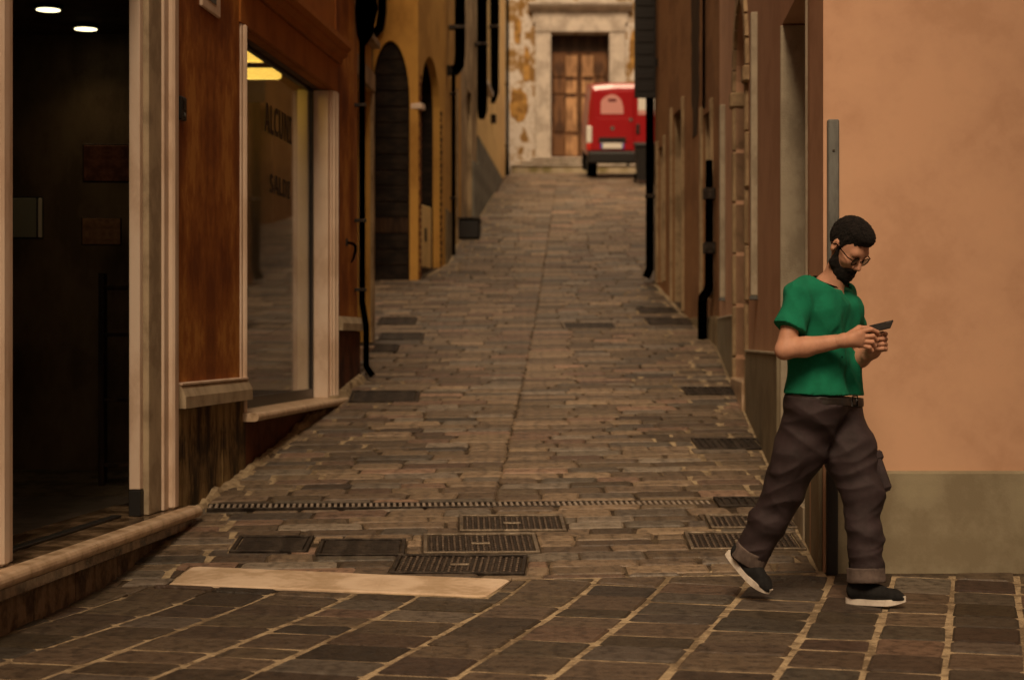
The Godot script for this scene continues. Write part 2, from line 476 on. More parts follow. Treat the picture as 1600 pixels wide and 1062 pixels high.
func paving():
	# ---- base sheet of mortar and earth, one sheet to beyond everything
	var st := mb()
	var z := -14.0
	while z < 69.0:
		var z2 := z + (0.35 if z > 5 and z < 45 else 2.0)
		quad(st, on(-40, maxf(z, 0), -0.010) * Vector3(1, 1, 0) + Vector3(0, 0, -z), on(40, maxf(z, 0), -0.010) * Vector3(1, 1, 0) + Vector3(0, 0, -z), on(40, maxf(z2, 0), -0.010) * Vector3(1, 1, 0) + Vector3(0, 0, -z2), on(-40, maxf(z2, 0), -0.010) * Vector3(1, 1, 0) + Vector3(0, 0, -z2), Vector3.UP)
		z = z2
	var ground := build(st, "ground", M.mortar_dark)
	tag(ground, "mortar bed of the paved street and alley", "", "", "structure")

	# ---- alley: courses across the lane, two halves either side of a joint up the middle
	var alley := base("alley_pavement")
	tag(alley, "narrow lane paved with courses of worn brown stone", "", "", "structure")
	var zone := PackedVector2Array([Vector2(-2.12, 8.42), Vector2(-1.66, 8.5), Vector2(-0.12, 8.17), Vector2(0.0, 8.62), Vector2(1.5, 8.78)])
	var zs := 9.0
	while zs < 46.2:
		zone.append(Vector2(right_edge(zs) - 0.045, zs)); zs += 0.05 if (zs > 17.6 and zs < 23.4) else 0.5
	zs = 46.2
	while zs > 8.5:
		zone.append(Vector2(left_edge(zs) + 0.05, zs)); zs -= 0.05 if zs > 15.4 and zs < 23.6 else 0.5
	# pale mortar along both walls
	for side in [-1.0, 1.0]:
		st = mb()
		zs = 8.6
		while zs < 36.0:
			var z2 := zs + 0.25
			if not (side < 0 and zs > 15.4 and zs < 23.4) and not (side > 0 and zs > 22.8):
				var ea: float = (left_edge(zs) if side < 0 else right_edge(maxf(zs, 8.81))); var eb: float = (left_edge(z2) if side < 0 else right_edge(z2))
				var wa := 0.55 + 0.22 * sin(zs * 1.7) + 0.15 * sin(zs * 4.1); var wb := 0.55 + 0.22 * sin(z2 * 1.7) + 0.15 * sin(z2 * 4.1)
				quad(st, on(ea, zs, -0.006), on(ea - side * wa, zs, -0.006), on(eb - side * wb, z2, -0.006), on(eb, z2, -0.006), Vector3.UP)
			zs = z2
		build(st, "edge_mortar", M.mortar, alley)
	var rest := mb()
	var count := 0
	z = 7.9
	while z < 46.0:
		var dz := rng.randf_range(0.125, 0.185) * (1.0 if z < 24 else 1.5)
		for sd in [-1.0, 1.0]:
			var side: float = sd
			var zz := z + (0.0 if side > 0 else 0.07)
			var x := -0.49 + 0.0378 * zz
			var lim := right_edge(zz) if side > 0 else -left_edge(zz)
			while x * side < lim + 0.3:
				var edge := lim - x * side
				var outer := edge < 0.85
				var w := rng.randf_range(0.22, 0.50) * (1.1 if outer else 1.0)
				var gap := rng.randf_range(0.022, 0.04) if outer else rng.randf_range(0.006, 0.016)
				var rowgap := rng.randf_range(0.008, 0.016) if outer else rng.randf_range(0.010, 0.017)
				var xa := x + side * gap / 2
				var xb := x + side * (w - gap / 2)
				var sk := rng.randf_range(-0.018, 0.018)
				var zj := rng.randf_range(-0.006, 0.006)
				var q := [Vector2(xa, zz + zj + 0.08 * xa + rowgap / 2), Vector2(xb, zz + zj + 0.08 * xb + rowgap / 2), Vector2(xb + sk, zz + zj + dz + 0.08 * xb - rowgap / 2), Vector2(xa + sk, zz + zj + dz + 0.08 * xa - rowgap / 2)]
				var tone := stone_tone(0.8 if outer else 1.0)  # lens vignette painted into the stones nearest the walls
				var near := zz < 16.2
				var poly := rough_rect(q[0], q[1], q[2], q[3], 0.014, 0.004) if near else PackedVector2Array(q)
				for p in clipped(poly, zone):
					var lift := rng.randf_range(-0.0035, 0.0035)
					var tilt := Vector2(rng.randf_range(-0.008, 0.008), rng.randf_range(-0.010, 0.010))
					if near and count < 300:
						var s1 := mb()
						stone(s1, p, tone, lift, tilt, false)
						build(s1, "paving_stone", M.paving, alley)
						count += 1
					else:
						stone(rest, p, tone, lift, tilt, true)
				x += side * w
		z += dz
	tag(build(rest, "far_paving_stones", M.paving, alley), "", "", "", "stuff")

	# ---- street in front: ranks of larger setts laid askew, wide pale joints
	var street := base("street_pavement")
	tag(street, "street paved with large stone blocks, darkened with painted shade, in pale mortar", "", "", "structure")
	var front := PackedVector2Array([Vector2(-4.2, -5), Vector2(9.5, -5), Vector2(9.5, 8.74), Vector2(1.5, 8.74), Vector2(0.0, 8.58), Vector2(-0.11, 8.15), Vector2(-1.64, 8.47), Vector2(-2.16, 8.38), Vector2(-2.75, 2.0), Vector2(-3.2, -5)])
	st = mb()
	z = -5.0
	while z < 8.69:
		var z2 := minf(z + (0.5 if z < 7.4 else 0.1), 8.7)
		var xl := left_edge(maxf(z, -4.9)) if z < 8.0 else (-2.1 if z < 8.35 else 0.0)
		if z >= 8.0 and z < 8.35: xl = lerpf(-2.1, -0.3, clampf((z - 8.1) / 0.25, 0, 1))
		quad(st, Vector3(xl, G(maxf(z, 0)) - 0.0055, -z), Vector3(9.5, G(maxf(z, 0)) - 0.0055, -z), Vector3(9.5, G(maxf(z2, 0)) - 0.0055, -z2), Vector3(xl, G(maxf(z2, 0)) - 0.0055, -z2), Vector3.UP)
		z = z2
	build(st, "mortar_bed", M.mortar, street)
	var far := mb()
	count = 0
	var dir := Vector2(0.26, 1.0).normalized()
	var per := Vector2(dir.y, -dir.x)
	var u := -7.0
	while u < 9.0:
		var w := rng.randf_range(0.25, 0.31) if u > -0.9 else rng.randf_range(0.30, 0.40)
		var v := -7.0 + rng.randf() * 0.3
		while v < 11.5:
			var l := rng.randf_range(0.24, 0.40) if u > -0.9 else rng.randf_range(0.22, 0.36)
			var gu := rng.randf_range(0.018, 0.026)
			var gv := rng.randf_range(0.016, 0.026)
			var o := per * u + dir * v
			var sk := rng.randf_range(-0.008, 0.008)
			var q := [o + per * gu / 2 + dir * gv / 2, o + per * (w - gu / 2) + dir * (gv / 2 + sk), o + per * (w - gu / 2) + dir * (l - gv / 2 + sk * 0.5), o + per * gu / 2 + dir * (l - gv / 2)]
			var c: Vector2 = (q[0] + q[2]) / 2
			if c.y > -5.5 and c.y < 9.3 and c.x > -4.5 and c.x < 9.8:
				var tone := stone_tone(0.42)  # street blocks toned down, vignette put into the stone colour
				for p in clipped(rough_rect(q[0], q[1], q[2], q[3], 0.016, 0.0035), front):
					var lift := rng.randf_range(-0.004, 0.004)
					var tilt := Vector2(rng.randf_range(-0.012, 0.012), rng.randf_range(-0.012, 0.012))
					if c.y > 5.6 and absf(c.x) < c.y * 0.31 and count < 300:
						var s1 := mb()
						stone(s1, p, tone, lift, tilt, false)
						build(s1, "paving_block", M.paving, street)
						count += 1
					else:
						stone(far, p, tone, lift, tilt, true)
			v += l
		u += w
	tag(build(far, "outer_paving_blocks", M.paving, street), "", "", "", "stuff")

# a flat thing lying on the slope: node whose x runs from a to b and z towards the viewer
func lying(called: String, p: Vector2, yaw: float) -> Node3D:
	var o := Node3D.new()
	o.name = numbered(called)
	add_child(o)
	var s := (G(p.y + 0.2) - G(p.y - 0.2)) / 0.4
	var x := Vector3(cos(yaw), 0, -sin(yaw))
	var back := Vector3(sin(yaw), 0, cos(yaw)) * 1.0
	var zax := (back - Vector3.UP * s).normalized()
	var yax := zax.cross(x).normalized()
	x = yax.cross(zax).normalized()
	o.transform = Transform3D(Basis(x, yax, zax), on(p.x, p.y, 0.002))
	return o

func cover(label: String, p: Vector2, w: float, d: float, yaw: float, style: String, rim: Material):
	var o := lying("drain_cover", p, yaw)
	tag(o, label, "drain cover", "iron covers and gratings set in the lane")
	var st := mb()
	var t := 0.022
	bx(st, -w / 2, w / 2, -0.02, 0.006, -d / 2, -d / 2 + t, 0.003)
	bx(st, -w / 2, w / 2, -0.02, 0.006, d / 2 - t, d / 2, 0.003)
	bx(st, -w / 2, -w / 2 + t, -0.02, 0.0058, -d / 2 + t, d / 2 - t, 0.003)
	bx(st, w / 2 - t, w / 2, -0.02, 0.0058, -d / 2 + t, d / 2 - t, 0.003)
	build(st, "frame", rim, o)
	var iw := w / 2 - t - 0.006; var idp := d / 2 - t - 0.006
	st = mb()
	bx(st, -iw, iw, -0.02, -0.004, -idp, idp)
	build(st, "plate", M.iron, o)
	st = mb()
	if style == "tread":
		var nx := int(iw * 2 / 0.030); var nz := int(idp * 2 / 0.040)
		for i in nx:
			for j in nz:
				var x := -iw + (i + 0.5) * iw * 2 / nx
				var z := -idp + (j + (0.3 if i % 2 == 0 else 0.7)) * idp * 2 / nz
				if absf(x) < 0.06 and absf(z) < 0.03: continue
				bx(st, x - 0.009, x + 0.009, -0.006, 0.003, z - 0.011, z + 0.011, 0.004)
		tag(build(st, "tread_pattern", M.tread_iron, o), "", "", "", "stuff")
		st = mb()
		bx(st, -0.05, 0.05, -0.006, 0.0035, -0.016, 0.016, 0.003)
		build(st, "maker_plate", M.worn_iron, o)
	elif style == "grate":
		var n := int(iw * 2 / 0.042)
		for i in n:
			var x := -iw + (i + 0.5) * iw * 2 / n
			st = mb()
			bx(st, x - 0.011, x + 0.011, -0.006, 0.004, -idp, idp, 0.003)
			build(st, "bar", M.iron, o)
	elif style == "slab":
		st = mb()
		bx(st, -iw, iw, -0.01, 0.0, -idp, idp, 0.003)
		build(st, "inlay", M.iron, o)
	return o

func quad_hole(p: Vector2, w: float, d: float, yaw: float):
	var x := Vector2(cos(yaw), sin(yaw)); var z := Vector2(-sin(yaw), cos(yaw))
	holes.append(PackedVector2Array([p - x * w / 2 - z * d / 2, p + x * w / 2 - z * d / 2, p + x * w / 2 + z * d / 2, p - x * w / 2 + z * d / 2]))

func covers():
	var list := [
		["ribbed iron cover highest of the three in the middle, just below slotted drain", Vector2(0.0, 9.88), 0.58, 0.40, 0.03, "tread", M.worn_iron],
		["ribbed iron cover second of the three stepped in the middle of lane", Vector2(-0.165, 9.39), 0.60, 0.44, 0.05, "tread", M.worn_iron],
		["large dark chequered iron cover touching the pale threshold stone", Vector2(-0.26, 8.93), 0.66, 0.40, -0.05, "tread", M.iron],
		["pale rimmed iron cover nearest the walking man's rear foot", Vector2(1.225, 9.45), 0.60, 0.40, 0.0, "tread", M.worn_iron],
		["pale rimmed iron cover second behind the man's rear leg", Vector2(1.335, 9.92), 0.50, 0.34, 0.0, "tread", M.worn_iron],
		["narrow iron grating beside the end of the slotted drain", Vector2(1.40, 10.45), 0.42, 0.26, 0.03, "grate", M.iron],
		["dark iron grating by the brown wall, left of the man's hip", Vector2(1.50, 12.40), 0.47, 0.42, 0.03, "grate", M.iron],
		["dark iron grating by the peach wall, left of the man's elbow", Vector2(1.665, 14.95), 0.46, 0.44, 0.04, "grate", M.iron],
		["square dark cover at foot of shop wall, left of two near threshold stone", Vector2(-1.255, 9.375), 0.40, 0.36, 0.0, "slab", M.iron],
		["square dark cover beside threshold stone, right of two in dark paving", Vector2(-0.78, 9.30), 0.45, 0.36, 0.03, "slab", M.iron],
		["wide black cover just beyond the shop window sill", Vector2(-1.045, 14.64), 0.56, 0.60, 0.03, "slab", M.iron],
		["black cover by the tan door jamb, nearest of three in a row", Vector2(-1.27, 17.68), 0.28, 0.52, 0.0, "slab", M.iron],
		["black cover by the tan door jamb, middle of three in a row", Vector2(-1.145, 18.55), 0.45, 0.46, 0.03, "slab", M.iron],
		["black cover by the dark arch, farthest of three in a row", Vector2(-1.265, 19.71), 0.41, 0.56, 0.0, "slab", M.iron],
		["lone iron grating in the middle of the upper lane", Vector2(0.84, 19.34), 0.58, 0.50, 0.05, "grate", M.worn_iron],
		["dark cover at the foot of the brown house, farther up of two", Vector2(1.67, 20.56), 0.44, 0.42, 0.05, "slab", M.iron],
		["dark cover at the foot of the brown house, lower of two", Vector2(1.73, 19.68), 0.50, 0.46, 0.05, "slab", M.iron],
	]
	for c in list: quad_hole(c[1], c[2] + 0.02, c[3] + 0.02, c[4])
	var drain := [Vector2(-1.739, 10.25), Vector2(1.161, 10.49)]
	var yaw: float = atan2(drain[1].y - drain[0].y, drain[1].x - drain[0].x)
	var mid: Vector2 = (drain[0] + drain[1]) / 2
	quad_hole(mid, 2.94, 0.15, yaw)
	holes.append(PackedVector2Array([Vector2(-1.645, 8.49), Vector2(-0.11, 8.175), Vector2(0.0, 8.605), Vector2(-1.60, 8.895)]))
	for c in list: cover(c[0], c[1], c[2], c[3], c[4], c[5], c[6])
	# slotted drain right across the lane
	var o := lying("slotted_drain", mid, yaw)
	tag(o, "long narrow slotted metal drain running right across the lane", "drain")
	var L := 2.92
	var st := mb()
	bx(st, -L / 2, L / 2, -0.12, -0.09, -0.06, 0.06)
	bx(st, -L / 2, L / 2, -0.09, 0.003, -0.068, -0.052, 0.003)
	bx(st, -L / 2, L / 2, -0.09, 0.003, 0.052, 0.068, 0.003)
	build(st, "channel", M.iron, o)
	var n := 86
	st = mb()
	bx(st, -0.0088, 0.0088, -0.02, 0.003, -0.052, 0.052, 0.003)
	var shared := st.commit()
	for i in n:
		var b := MeshInstance3D.new()
		b.name = "bar"
		b.mesh = shared
		b.material_override = M.bright_iron
		b.position = Vector3(-L / 2 + (i + 0.5) * L / n, 0, 0)
		o.add_child(b, true)
	# pale threshold stone
	var ts := mb()
	ts.set_color(Color.WHITE)
	var pl := PackedVector2Array([Vector2(-1.628, 8.505), Vector2(-1.2, 8.415), Vector2(-0.6, 8.292), Vector2(-0.15, 8.2), Vector2(-0.115, 8.215), Vector2(-0.012, 8.58), Vector2(-0.04, 8.598), Vector2(-0.6, 8.70), Vector2(-1.2, 8.812), Vector2(-1.56, 8.878), Vector2(-1.592, 8.86)])
	stone(ts, pl, Color.WHITE, 0.004, Vector2.ZERO, false)
	tag(build(ts, "threshold_stone", M.threshold), "long pale stone slab set flush in the dark paving", "stone slab")

# ---------------------------------------------------------------- left: shop
func box(called: String, m: Material, parent: Node, x0: float, x1: float, y0: float, y1: float, z0: float, z1: float, ch := 0.0) -> MeshInstance3D:
	var st := mb()
	bx(st, x0, x1, y0, y1, z0, z1, ch)
	return build(st, called, m, parent)

func nosing(called: String, m: Material, parent: Node, x0: float, x1: float, y: float, z0: float, z1: float, r: float) -> MeshInstance3D:
	# slab with a half-round front edge
	var prof := [Vector2(z0, y + r), Vector2(z0, y - r)]
	for i in 9:
		var a := -PI / 2 + PI * i / 8
		prof.append(Vector2(z1 - r + cos(a) * r, y + sin(a) * r))
	var st := mb()
	sweep(st, prof, x0, x1)
	return build(st, called, m, parent)

func moulding(called: String, m: Material, parent: Node, x0: float, x1: float, y0: float, y1: float, z: float) -> MeshInstance3D:
	# upright door casing with three fluted steps
	var st := mb()
	var w := x1 - x0
	bx(st, x0, x0 + w * 0.30, y0, y1, -0.02, z * 0.55, 0.004)
	bx(st, x0 + w * 0.30, x0 + w * 0.52, y0, y1, -0.02, z, 0.012)
	bx(st, x0 + w * 0.52, x0 + w * 0.80, y0, y1, -0.02, z * 0.75, 0.006)
	bx(st, x0 + w * 0.80, x1, y0, y1, -0.02, z * 0.35, 0.004)
	return build(st, called, m, parent)

func shop_building():
	var b := facade("shop_building", Vector3(-2.79, 0, 0), Vector3(-1.872, 0, -10))
	tag(b, "orange plastered shop building with glazed door and big display window", "building")
	var st := mb()
	wall(st, -6.0, 15.72, -0.4, 12.0, [[7.46, 9.70, 0.20, 3.35], [11.56, 14.47, 0.66, 3.19]], 0.07)
	build(st, "wall", M.orange_plain, b)
	# far end return and roof edge
	box("end_wall", M.orange_plain, b, 15.42, 15.72, -0.4, 12.0, -5.0, -0.072)
	box("roof", M.brick, b, -6.0, 15.9, 12.002, 12.2, -5.2, 0.8)  # unseen eaves run far out over the wall to darken the lane
	box("back_wall", M.orange_plain, b, -6.0, 15.4, -0.4, 12.0, -5.3, -5.0)
	# --- plaster panel between door and window
	box("plaster_panel", M.orange, b, 9.97, 11.42, 0.93, 9.0, 0.001, 0.016)
	st = mb()
	sweep(st, [Vector2(0.0, 0.80), Vector2(0.075, 0.80), Vector2(0.075, 0.865), Vector2(0.045, 0.925), Vector2(0.0, 0.925)], 9.96, 11.53)
	build(st, "ledge", M.beige_stone, b)
	box("ledge_cap", M.pale_paint, b, 9.96, 11.50, 0.9265, 0.943, 0.001, 0.055, 0.004)
	box("stained_plinth", M.stained, b, 9.97, 10.42, -0.3, 0.795, 0.001, 0.03, 0.004)
	box("stained_plinth", M.stained, b, 10.424, 10.93, -0.3, 0.795, 0.001, 0.028, 0.004)
	box("stained_plinth", M.stained, b, 10.934, 11.52, -0.3, 0.795, 0.001, 0.031, 0.004)
	# broken mortar fillet where the plinth meets the lane
	st = mb()
	var fs := 9.98
	var pw := 0.05; var phh := 0.03
	while fs < 15.6:
		var w2 := clampf(pw + rng.randf_range(-0.03, 0.03), 0.03, 0.13); var h2 := clampf(phh + rng.randf_range(-0.02, 0.02), 0.008, 0.06)
		var f2 := fs + 0.07
		var za := G(fs / 1.0042); var zb := G(f2 / 1.0042)
		quad(st, Vector3(fs, za + phh, 0.03), Vector3(fs, za + phh * 0.8, 0.03 + pw * 0.5), Vector3(f2, zb + h2 * 0.8, 0.03 + w2 * 0.5), Vector3(f2, zb + h2, 0.03), Vector3.UP)
		quad(st, Vector3(fs, za + phh * 0.8, 0.03 + pw * 0.5), Vector3(fs, za - 0.02, 0.03 + pw), Vector3(f2, zb - 0.02, 0.03 + w2), Vector3(f2, zb + h2 * 0.8, 0.03 + w2 * 0.5), Vector3(0, 1, 1))
		fs = f2; pw = w2; phh = h2
	tag(build(st, "mortar_fillet", M.mortar, b), "", "", "", "stuff")
	# --- door surround
	moulding("door_casing", M.pale_paint, b, 9.66, 9.96, 0.262, 3.6, 0.07)
	box("door_pilaster", M.beige_stone, b, 9.43, 9.72, 0.262, 3.345, -0.055, 0.024, 0.004)
	moulding("door_casing", M.pale_paint, b, 7.46, 7.10, 0.262, 3.6, 0.07)
	box("door_lintel", M.pale_paint, b, 7.10, 9.96, 3.36, 3.62, -0.02, 0.05, 0.006)
	var df = box("door_frame", M.pale_paint, b, 9.37, 9.428, 0.40, 3.34, -0.065, -0.006, 0.004)
	box("frame_foot", M.black_metal, df, 9.365, 9.428, 0.262, 0.397, -0.065, -0.002, 0.003)
	box("door_frame", M.black_metal, b, 7.462, 7.52, 0.262, 3.34, -0.065, -0.04)
	box("door_track", M.black_metal, b, 7.52, 9.33, 0.2605, 0.272, -0.14, -0.09, 0.003)
	# --- door step: marble with a rolled edge on stone blocks
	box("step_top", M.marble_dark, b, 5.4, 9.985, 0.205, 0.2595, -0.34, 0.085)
	var x := 5.4
	for w in [1.35, 1.43, 1.80]:
		nosing("step_edge", M.marble, b, x, minf(x + w - 0.004, 9.99), 0.232, 0.086, 0.165, 0.031)
		x += w
	box("step_bed", M.marble_dark, b, 5.4, 9.97, 0.145, 0.199, 0.0, 0.125, 0.006)
	x = 5.4
	while x < 9.9:
		var w := rng.randf_range(0.24, 0.36)
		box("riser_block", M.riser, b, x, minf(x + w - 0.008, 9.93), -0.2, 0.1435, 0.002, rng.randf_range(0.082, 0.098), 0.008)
		x += w
	# --- wall fittings of the panel
	# --- window surround
	moulding("window_casing", M.pale_paint, b, 11.425, 11.56, 0.70, 3.19, 0.05)
	moulding("window_casing", M.pale_paint, b, 14.66, 14.475, 0.72, 3.19, 0.05)
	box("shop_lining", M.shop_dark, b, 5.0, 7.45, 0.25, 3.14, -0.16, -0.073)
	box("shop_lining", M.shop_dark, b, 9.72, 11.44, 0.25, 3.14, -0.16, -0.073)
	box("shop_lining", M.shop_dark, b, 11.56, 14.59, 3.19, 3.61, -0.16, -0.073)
	box("window_reveal", M.pale_paint, b, 14.41, 14.469, 0.716, 3.18, -0.12, -0.001, 0.003)
	nosing("window_sill", M.marble, b, 11.44, 14.86, 0.688, -0.26, 0.135, 0.027)
	box("sill_wall", M.dark_red, b, 11.53, 14.67, -0.3, 0.655, 0.001, 0.02)
	st = mb()
	bx(st, 11.40, 14.68, 3.195, 3.43, 0.0, 0.03, 0.004)
	build(st, "lintel", M.orange_plain, b)
	st = mb()
	sweep(st, [Vector2(0.0, 3.435), Vector2(0.05, 3.435), Vector2(0.06, 3.475), Vector2(0.10, 3.50), Vector2(0.10, 3.525), Vector2(0.13, 3.555), Vector2(0.13, 3.60), Vector2(0.0, 3.63)], 11.34, 14.74)
	build(st, "cornice", M.orange_plain, b)
	var wf = base_child("display_window", b)
	box("bottom_rail", M.frame_black, wf, 11.565, 14.405, 0.717, 0.79, -0.155, -0.122)
	box("top_rail", M.frame_black, wf, 11.565, 14.405, 3.162, 3.186, -0.155, -0.122)
	box("stile", M.frame_black, wf, 11.562, 11.60, 0.79, 3.162, -0.155, -0.122)
	box("stile", M.frame_black, wf, 14.365, 14.405, 0.79, 3.162, -0.155, -0.122)
	box("pane", M.shop_glass, wf, 11.60, 14.365, 0.79, 3.162, -0.142, -0.135)
	box("inner_reveal", M.lamplit_inner, b, 14.34, 14.40, 0.72, 3.18, -0.235, -0.157)
	# --- wall beyond the window
	st = mb()
	sweep(st, [Vector2(0.0, 1.26), Vector2(0.07, 1.26), Vector2(0.07, 1.32), Vector2(0.04, 1.375), Vector2(0.0, 1.375)], 14.67, 15.70)
	build(st, "ledge", M.beige_stone, b)
	box("plinth", M.dark_red, b, 14.675, 15.71, -0.2, 1.255, 0.001, 0.03, 0.005)
	box("plaster_panel", M.orange, b, 14.68, 15.5, 1.38, 9.0, 0.001, 0.012)
	# --- rooms behind the glass
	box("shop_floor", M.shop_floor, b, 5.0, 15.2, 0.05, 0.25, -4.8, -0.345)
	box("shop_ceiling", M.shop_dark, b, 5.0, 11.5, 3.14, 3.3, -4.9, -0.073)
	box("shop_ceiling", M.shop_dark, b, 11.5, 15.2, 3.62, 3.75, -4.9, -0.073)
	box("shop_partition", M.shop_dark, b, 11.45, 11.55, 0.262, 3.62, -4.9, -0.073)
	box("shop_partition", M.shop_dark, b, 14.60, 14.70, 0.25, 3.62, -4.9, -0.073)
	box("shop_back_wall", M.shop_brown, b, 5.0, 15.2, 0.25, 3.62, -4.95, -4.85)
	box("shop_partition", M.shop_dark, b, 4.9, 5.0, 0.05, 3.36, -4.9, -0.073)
	# --- things on and in the shop, each of its own
	var o = facade_at(b, "intercom", 10.035, 2.47, 0.016)
	box("housing", M.black_metal, o, -0.05, 0.05, -0.065, 0.065, 0.0, 0.03, 0.006)
	box("grille", M.iron, o, -0.028, 0.028, -0.01, 0.045, 0.0305, 0.034, 0.002)
	box("button", M.grey_metal, o, -0.012, 0.012, -0.045, -0.025, 0.0305, 0.036, 0.003)
	tag(o, "small black intercom beside the pale door casing", "intercom")
	o = facade_at(b, "wall_plate", 10.66, 3.28, 0.016)
	box("plate", M.pale_paint, o, -0.21, 0.21, -0.16, 0.16, 0.0, 0.02, 0.006)
	box("inset", M.grey_metal, o, -0.10, 0.10, -0.10, 0.09, 0.0205, 0.023, 0.002)
	tag(o, "pale plate fixed high on the orange panel", "wall plate")
	o = facade_at(b, "iron_hook", 15.12, 2.00, 0.013)
	st = mb()
	tube(st, [Vector3(0, 0, 0), Vector3(0.03, -0.01, 0.05), Vector3(0.02, -0.03, 0.075), Vector3(-0.03, -0.075, 0.085), Vector3(-0.05, -0.14, 0.07), Vector3(-0.04, -0.17, 0.05)], [0.012, 0.014, 0.014, 0.013, 0.011, 0.007], 8)
	build(st, "bar", M.black_metal, o)
	box("back_plate", M.black_metal, o, -0.025, 0.03, -0.03, 0.03, 0.0, 0.012, 0.003)
	tag(o, "small black iron hook on the orange wall past the window", "hook")
	# drainpipe at the far corner
	o = facade_at(b, "drainpipe", 15.60, 0.0, 0.0)
	st = mb()
	tube(st, [Vector3(0, 9.4, 0.10), Vector3(0, 4.35, 0.10), Vector3(0, 4.05, 0.10), Vector3(0.0, 3.82, 0.085), Vector3(0, 3.74, 0.07)], [0.07, 0.07, 0.10, 0.07, 0.03], 14)
	build(st, "hopper", M.black_metal, o)
	st = mb()
	tube(st, [Vector3(0, 3.8, 0.065), Vector3(0, 1.5, 0.065), Vector3(0, 1.30, 0.10), Vector3(0.0, 0.95, 0.10), Vector3(-0.02, 0.87, 0.16)], 0.027, 10)
	build(st, "pipe", M.black_metal, o)
	for y in [3.2, 2.2, 1.6]:
		box("clip", M.iron, o, -0.035, 0.035, y, y + 0.03, 0.0, 0.098, 0.004)
	tag(o, "thin black drainpipe with fat hopper at end of orange shop", "drainpipe")
	# things inside the shop
	for d in [["left of two", Vector3(-2.72, 3.128, -10.50)], ["right of two", Vector3(-2.655, 3.128, -11.15)]]:
		o = base("ceiling_downlight", d[1])
		st = mb()
		tube(st, [Vector3(0, 0.02, 0), Vector3(0, -0.012, 0)], 0.085, 20)
		build(st, "rim", M.black_metal, o)
		st = mb()
		tube(st, [Vector3(0, -0.0125, 0), Vector3(0, -0.018, 0)], 0.07, 20)
		build(st, "lens", M.lamp_cream, o)
		var l := SpotLight3D.new()
		l.name = "lamp_light"
		l.light_energy = 0.05
		l.light_color = Color(1.0, 0.86, 0.62)
		l.spot_range = 8; l.spot_angle = 60; l.light_size = 0.06; l.shadow_enabled = true
		o.add_child(l)
		l.position = Vector3(0, -0.03, 0)
		l.rotation.x = -PI / 2
		tag(o, "lit round downlight in the dark shop ceiling, " + d[0], "downlight", "shop downlights")
	for d in [["upper", 3.40], ["lower", 3.265]]:
		o = base("strip_light", Vector3(-2.22, d[1], -14.0))
		box("housing", M.black_metal, o, -0.42, 0.42, 0.04, 0.075, -0.08, 0.03, 0.004)
		box("diffuser", M.lamp_yellow, o, -0.41, 0.41, -0.04, 0.039, -0.07, 0.02, 0.012)
		var l := AreaLight3D.new()
		l.name = "lamp_light"
		l.area_size = Vector2(0.8, 0.09)
		l.light_energy = 0.10
		l.light_color = Color(1.0, 0.78, 0.36)
		l.shadow_enabled = true
		o.add_child(l)
		l.position = Vector3(0, -0.045, -0.025)
		l.rotation.x = -PI / 2
		tag(o, "yellow lit strip light inside the shop window, %s of two" % d[0], "strip light", "strip lights in the window")
	o = base("shop_poster", Vector3(-2.49, 2.27, -11.05)); o.rotation.y = 0.09
	box("sheet", M.poster_red, o, -0.15, 0.15, -0.11, 0.11, -0.006, 0.0, 0.002)
	box("backing", M.dark_wood, o, -0.16, 0.16, -0.12, 0.12, -0.02, -0.007, 0.002)
	tag(o, "dull reddish poster hanging in the dark shop, upper of two", "poster")
	o = base("shop_poster", Vector3(-2.535, 1.85, -11.05)); o.rotation.y = 0.09
	box("sheet", M.poster_tan, o, -0.115, 0.115, -0.08, 0.08, -0.006, 0.0, 0.002)
	box("backing", M.dark_wood, o, -0.122, 0.122, -0.087, 0.087, -0.02, -0.007, 0.002)
	tag(o, "small tan poster in the dark shop, lower of two", "poster")
	o = base("shop_mirror", Vector3(-2.975, 1.93, -11.0)); o.rotation.y = 0.09
	box("glass", M.poster_grey, o, -0.09, 0.05, -0.12, 0.12, -0.01, 0.0, 0.002)
	box("side_strip", M.poster_pale, o, 0.062, 0.085, -0.12, 0.12, -0.01, 0.004, 0.002)
	box("back_board", M.black_metal, o, -0.1, 0.09, -0.13, 0.13, -0.03, -0.0105)
	tag(o, "grey panel with a pale side strip on the dark shop wall", "panel")
	o = base("shop_shelf", Vector3(-2.43, 0.25, -11.0)); o.rotation.y = 0.09
	for sx in [-0.09, 0.09]:
		box("upright", M.dark_wood, o, sx - 0.018, sx + 0.018, 0.0, 1.34, -0.12, 0.02, 0.003)
	for y in [0.15, 0.55, 0.95, 1.24]:
		box("shelf_board", M.dark_wood, o, -0.071, 0.071, y, y + 0.025, -0.12, 0.015, 0.003)
	tag(o, "narrow dark wooden shelf stand inside the shop", "shelf")
	# vinyl words on the display window
	for w in [["ALCUNI", 13.2, 2.66, 0.20, 0.95], ["SALDI", 13.25, 2.24, 0.13, 0.85]]:
		var tm := TextMesh.new()
		tm.text = w[0]
		var sf := SystemFont.new()
		sf.font_names = PackedStringArray(["Droid Sans"])
		sf.font_weight = 700
		tm.font = sf
		tm.font_size = 64
		tm.pixel_size = 0.0042
		tm.depth = 0.003
		var mi := MeshInstance3D.new()
		mi.name = "window_lettering"
		mi.mesh = tm
		mi.material_override = M.dark_wood
		wf.add_child(mi, true)
		mi.position = Vector3(w[1], w[2] + w[3] / 2, -0.132)
		mi.scale = Vector3(0.9, w[3] / 0.19, 1)

func base_child(called: String, parent: Node) -> Node3D:
	var o := Node3D.new()
	o.name = called
	parent.add_child(o, true)
	return o

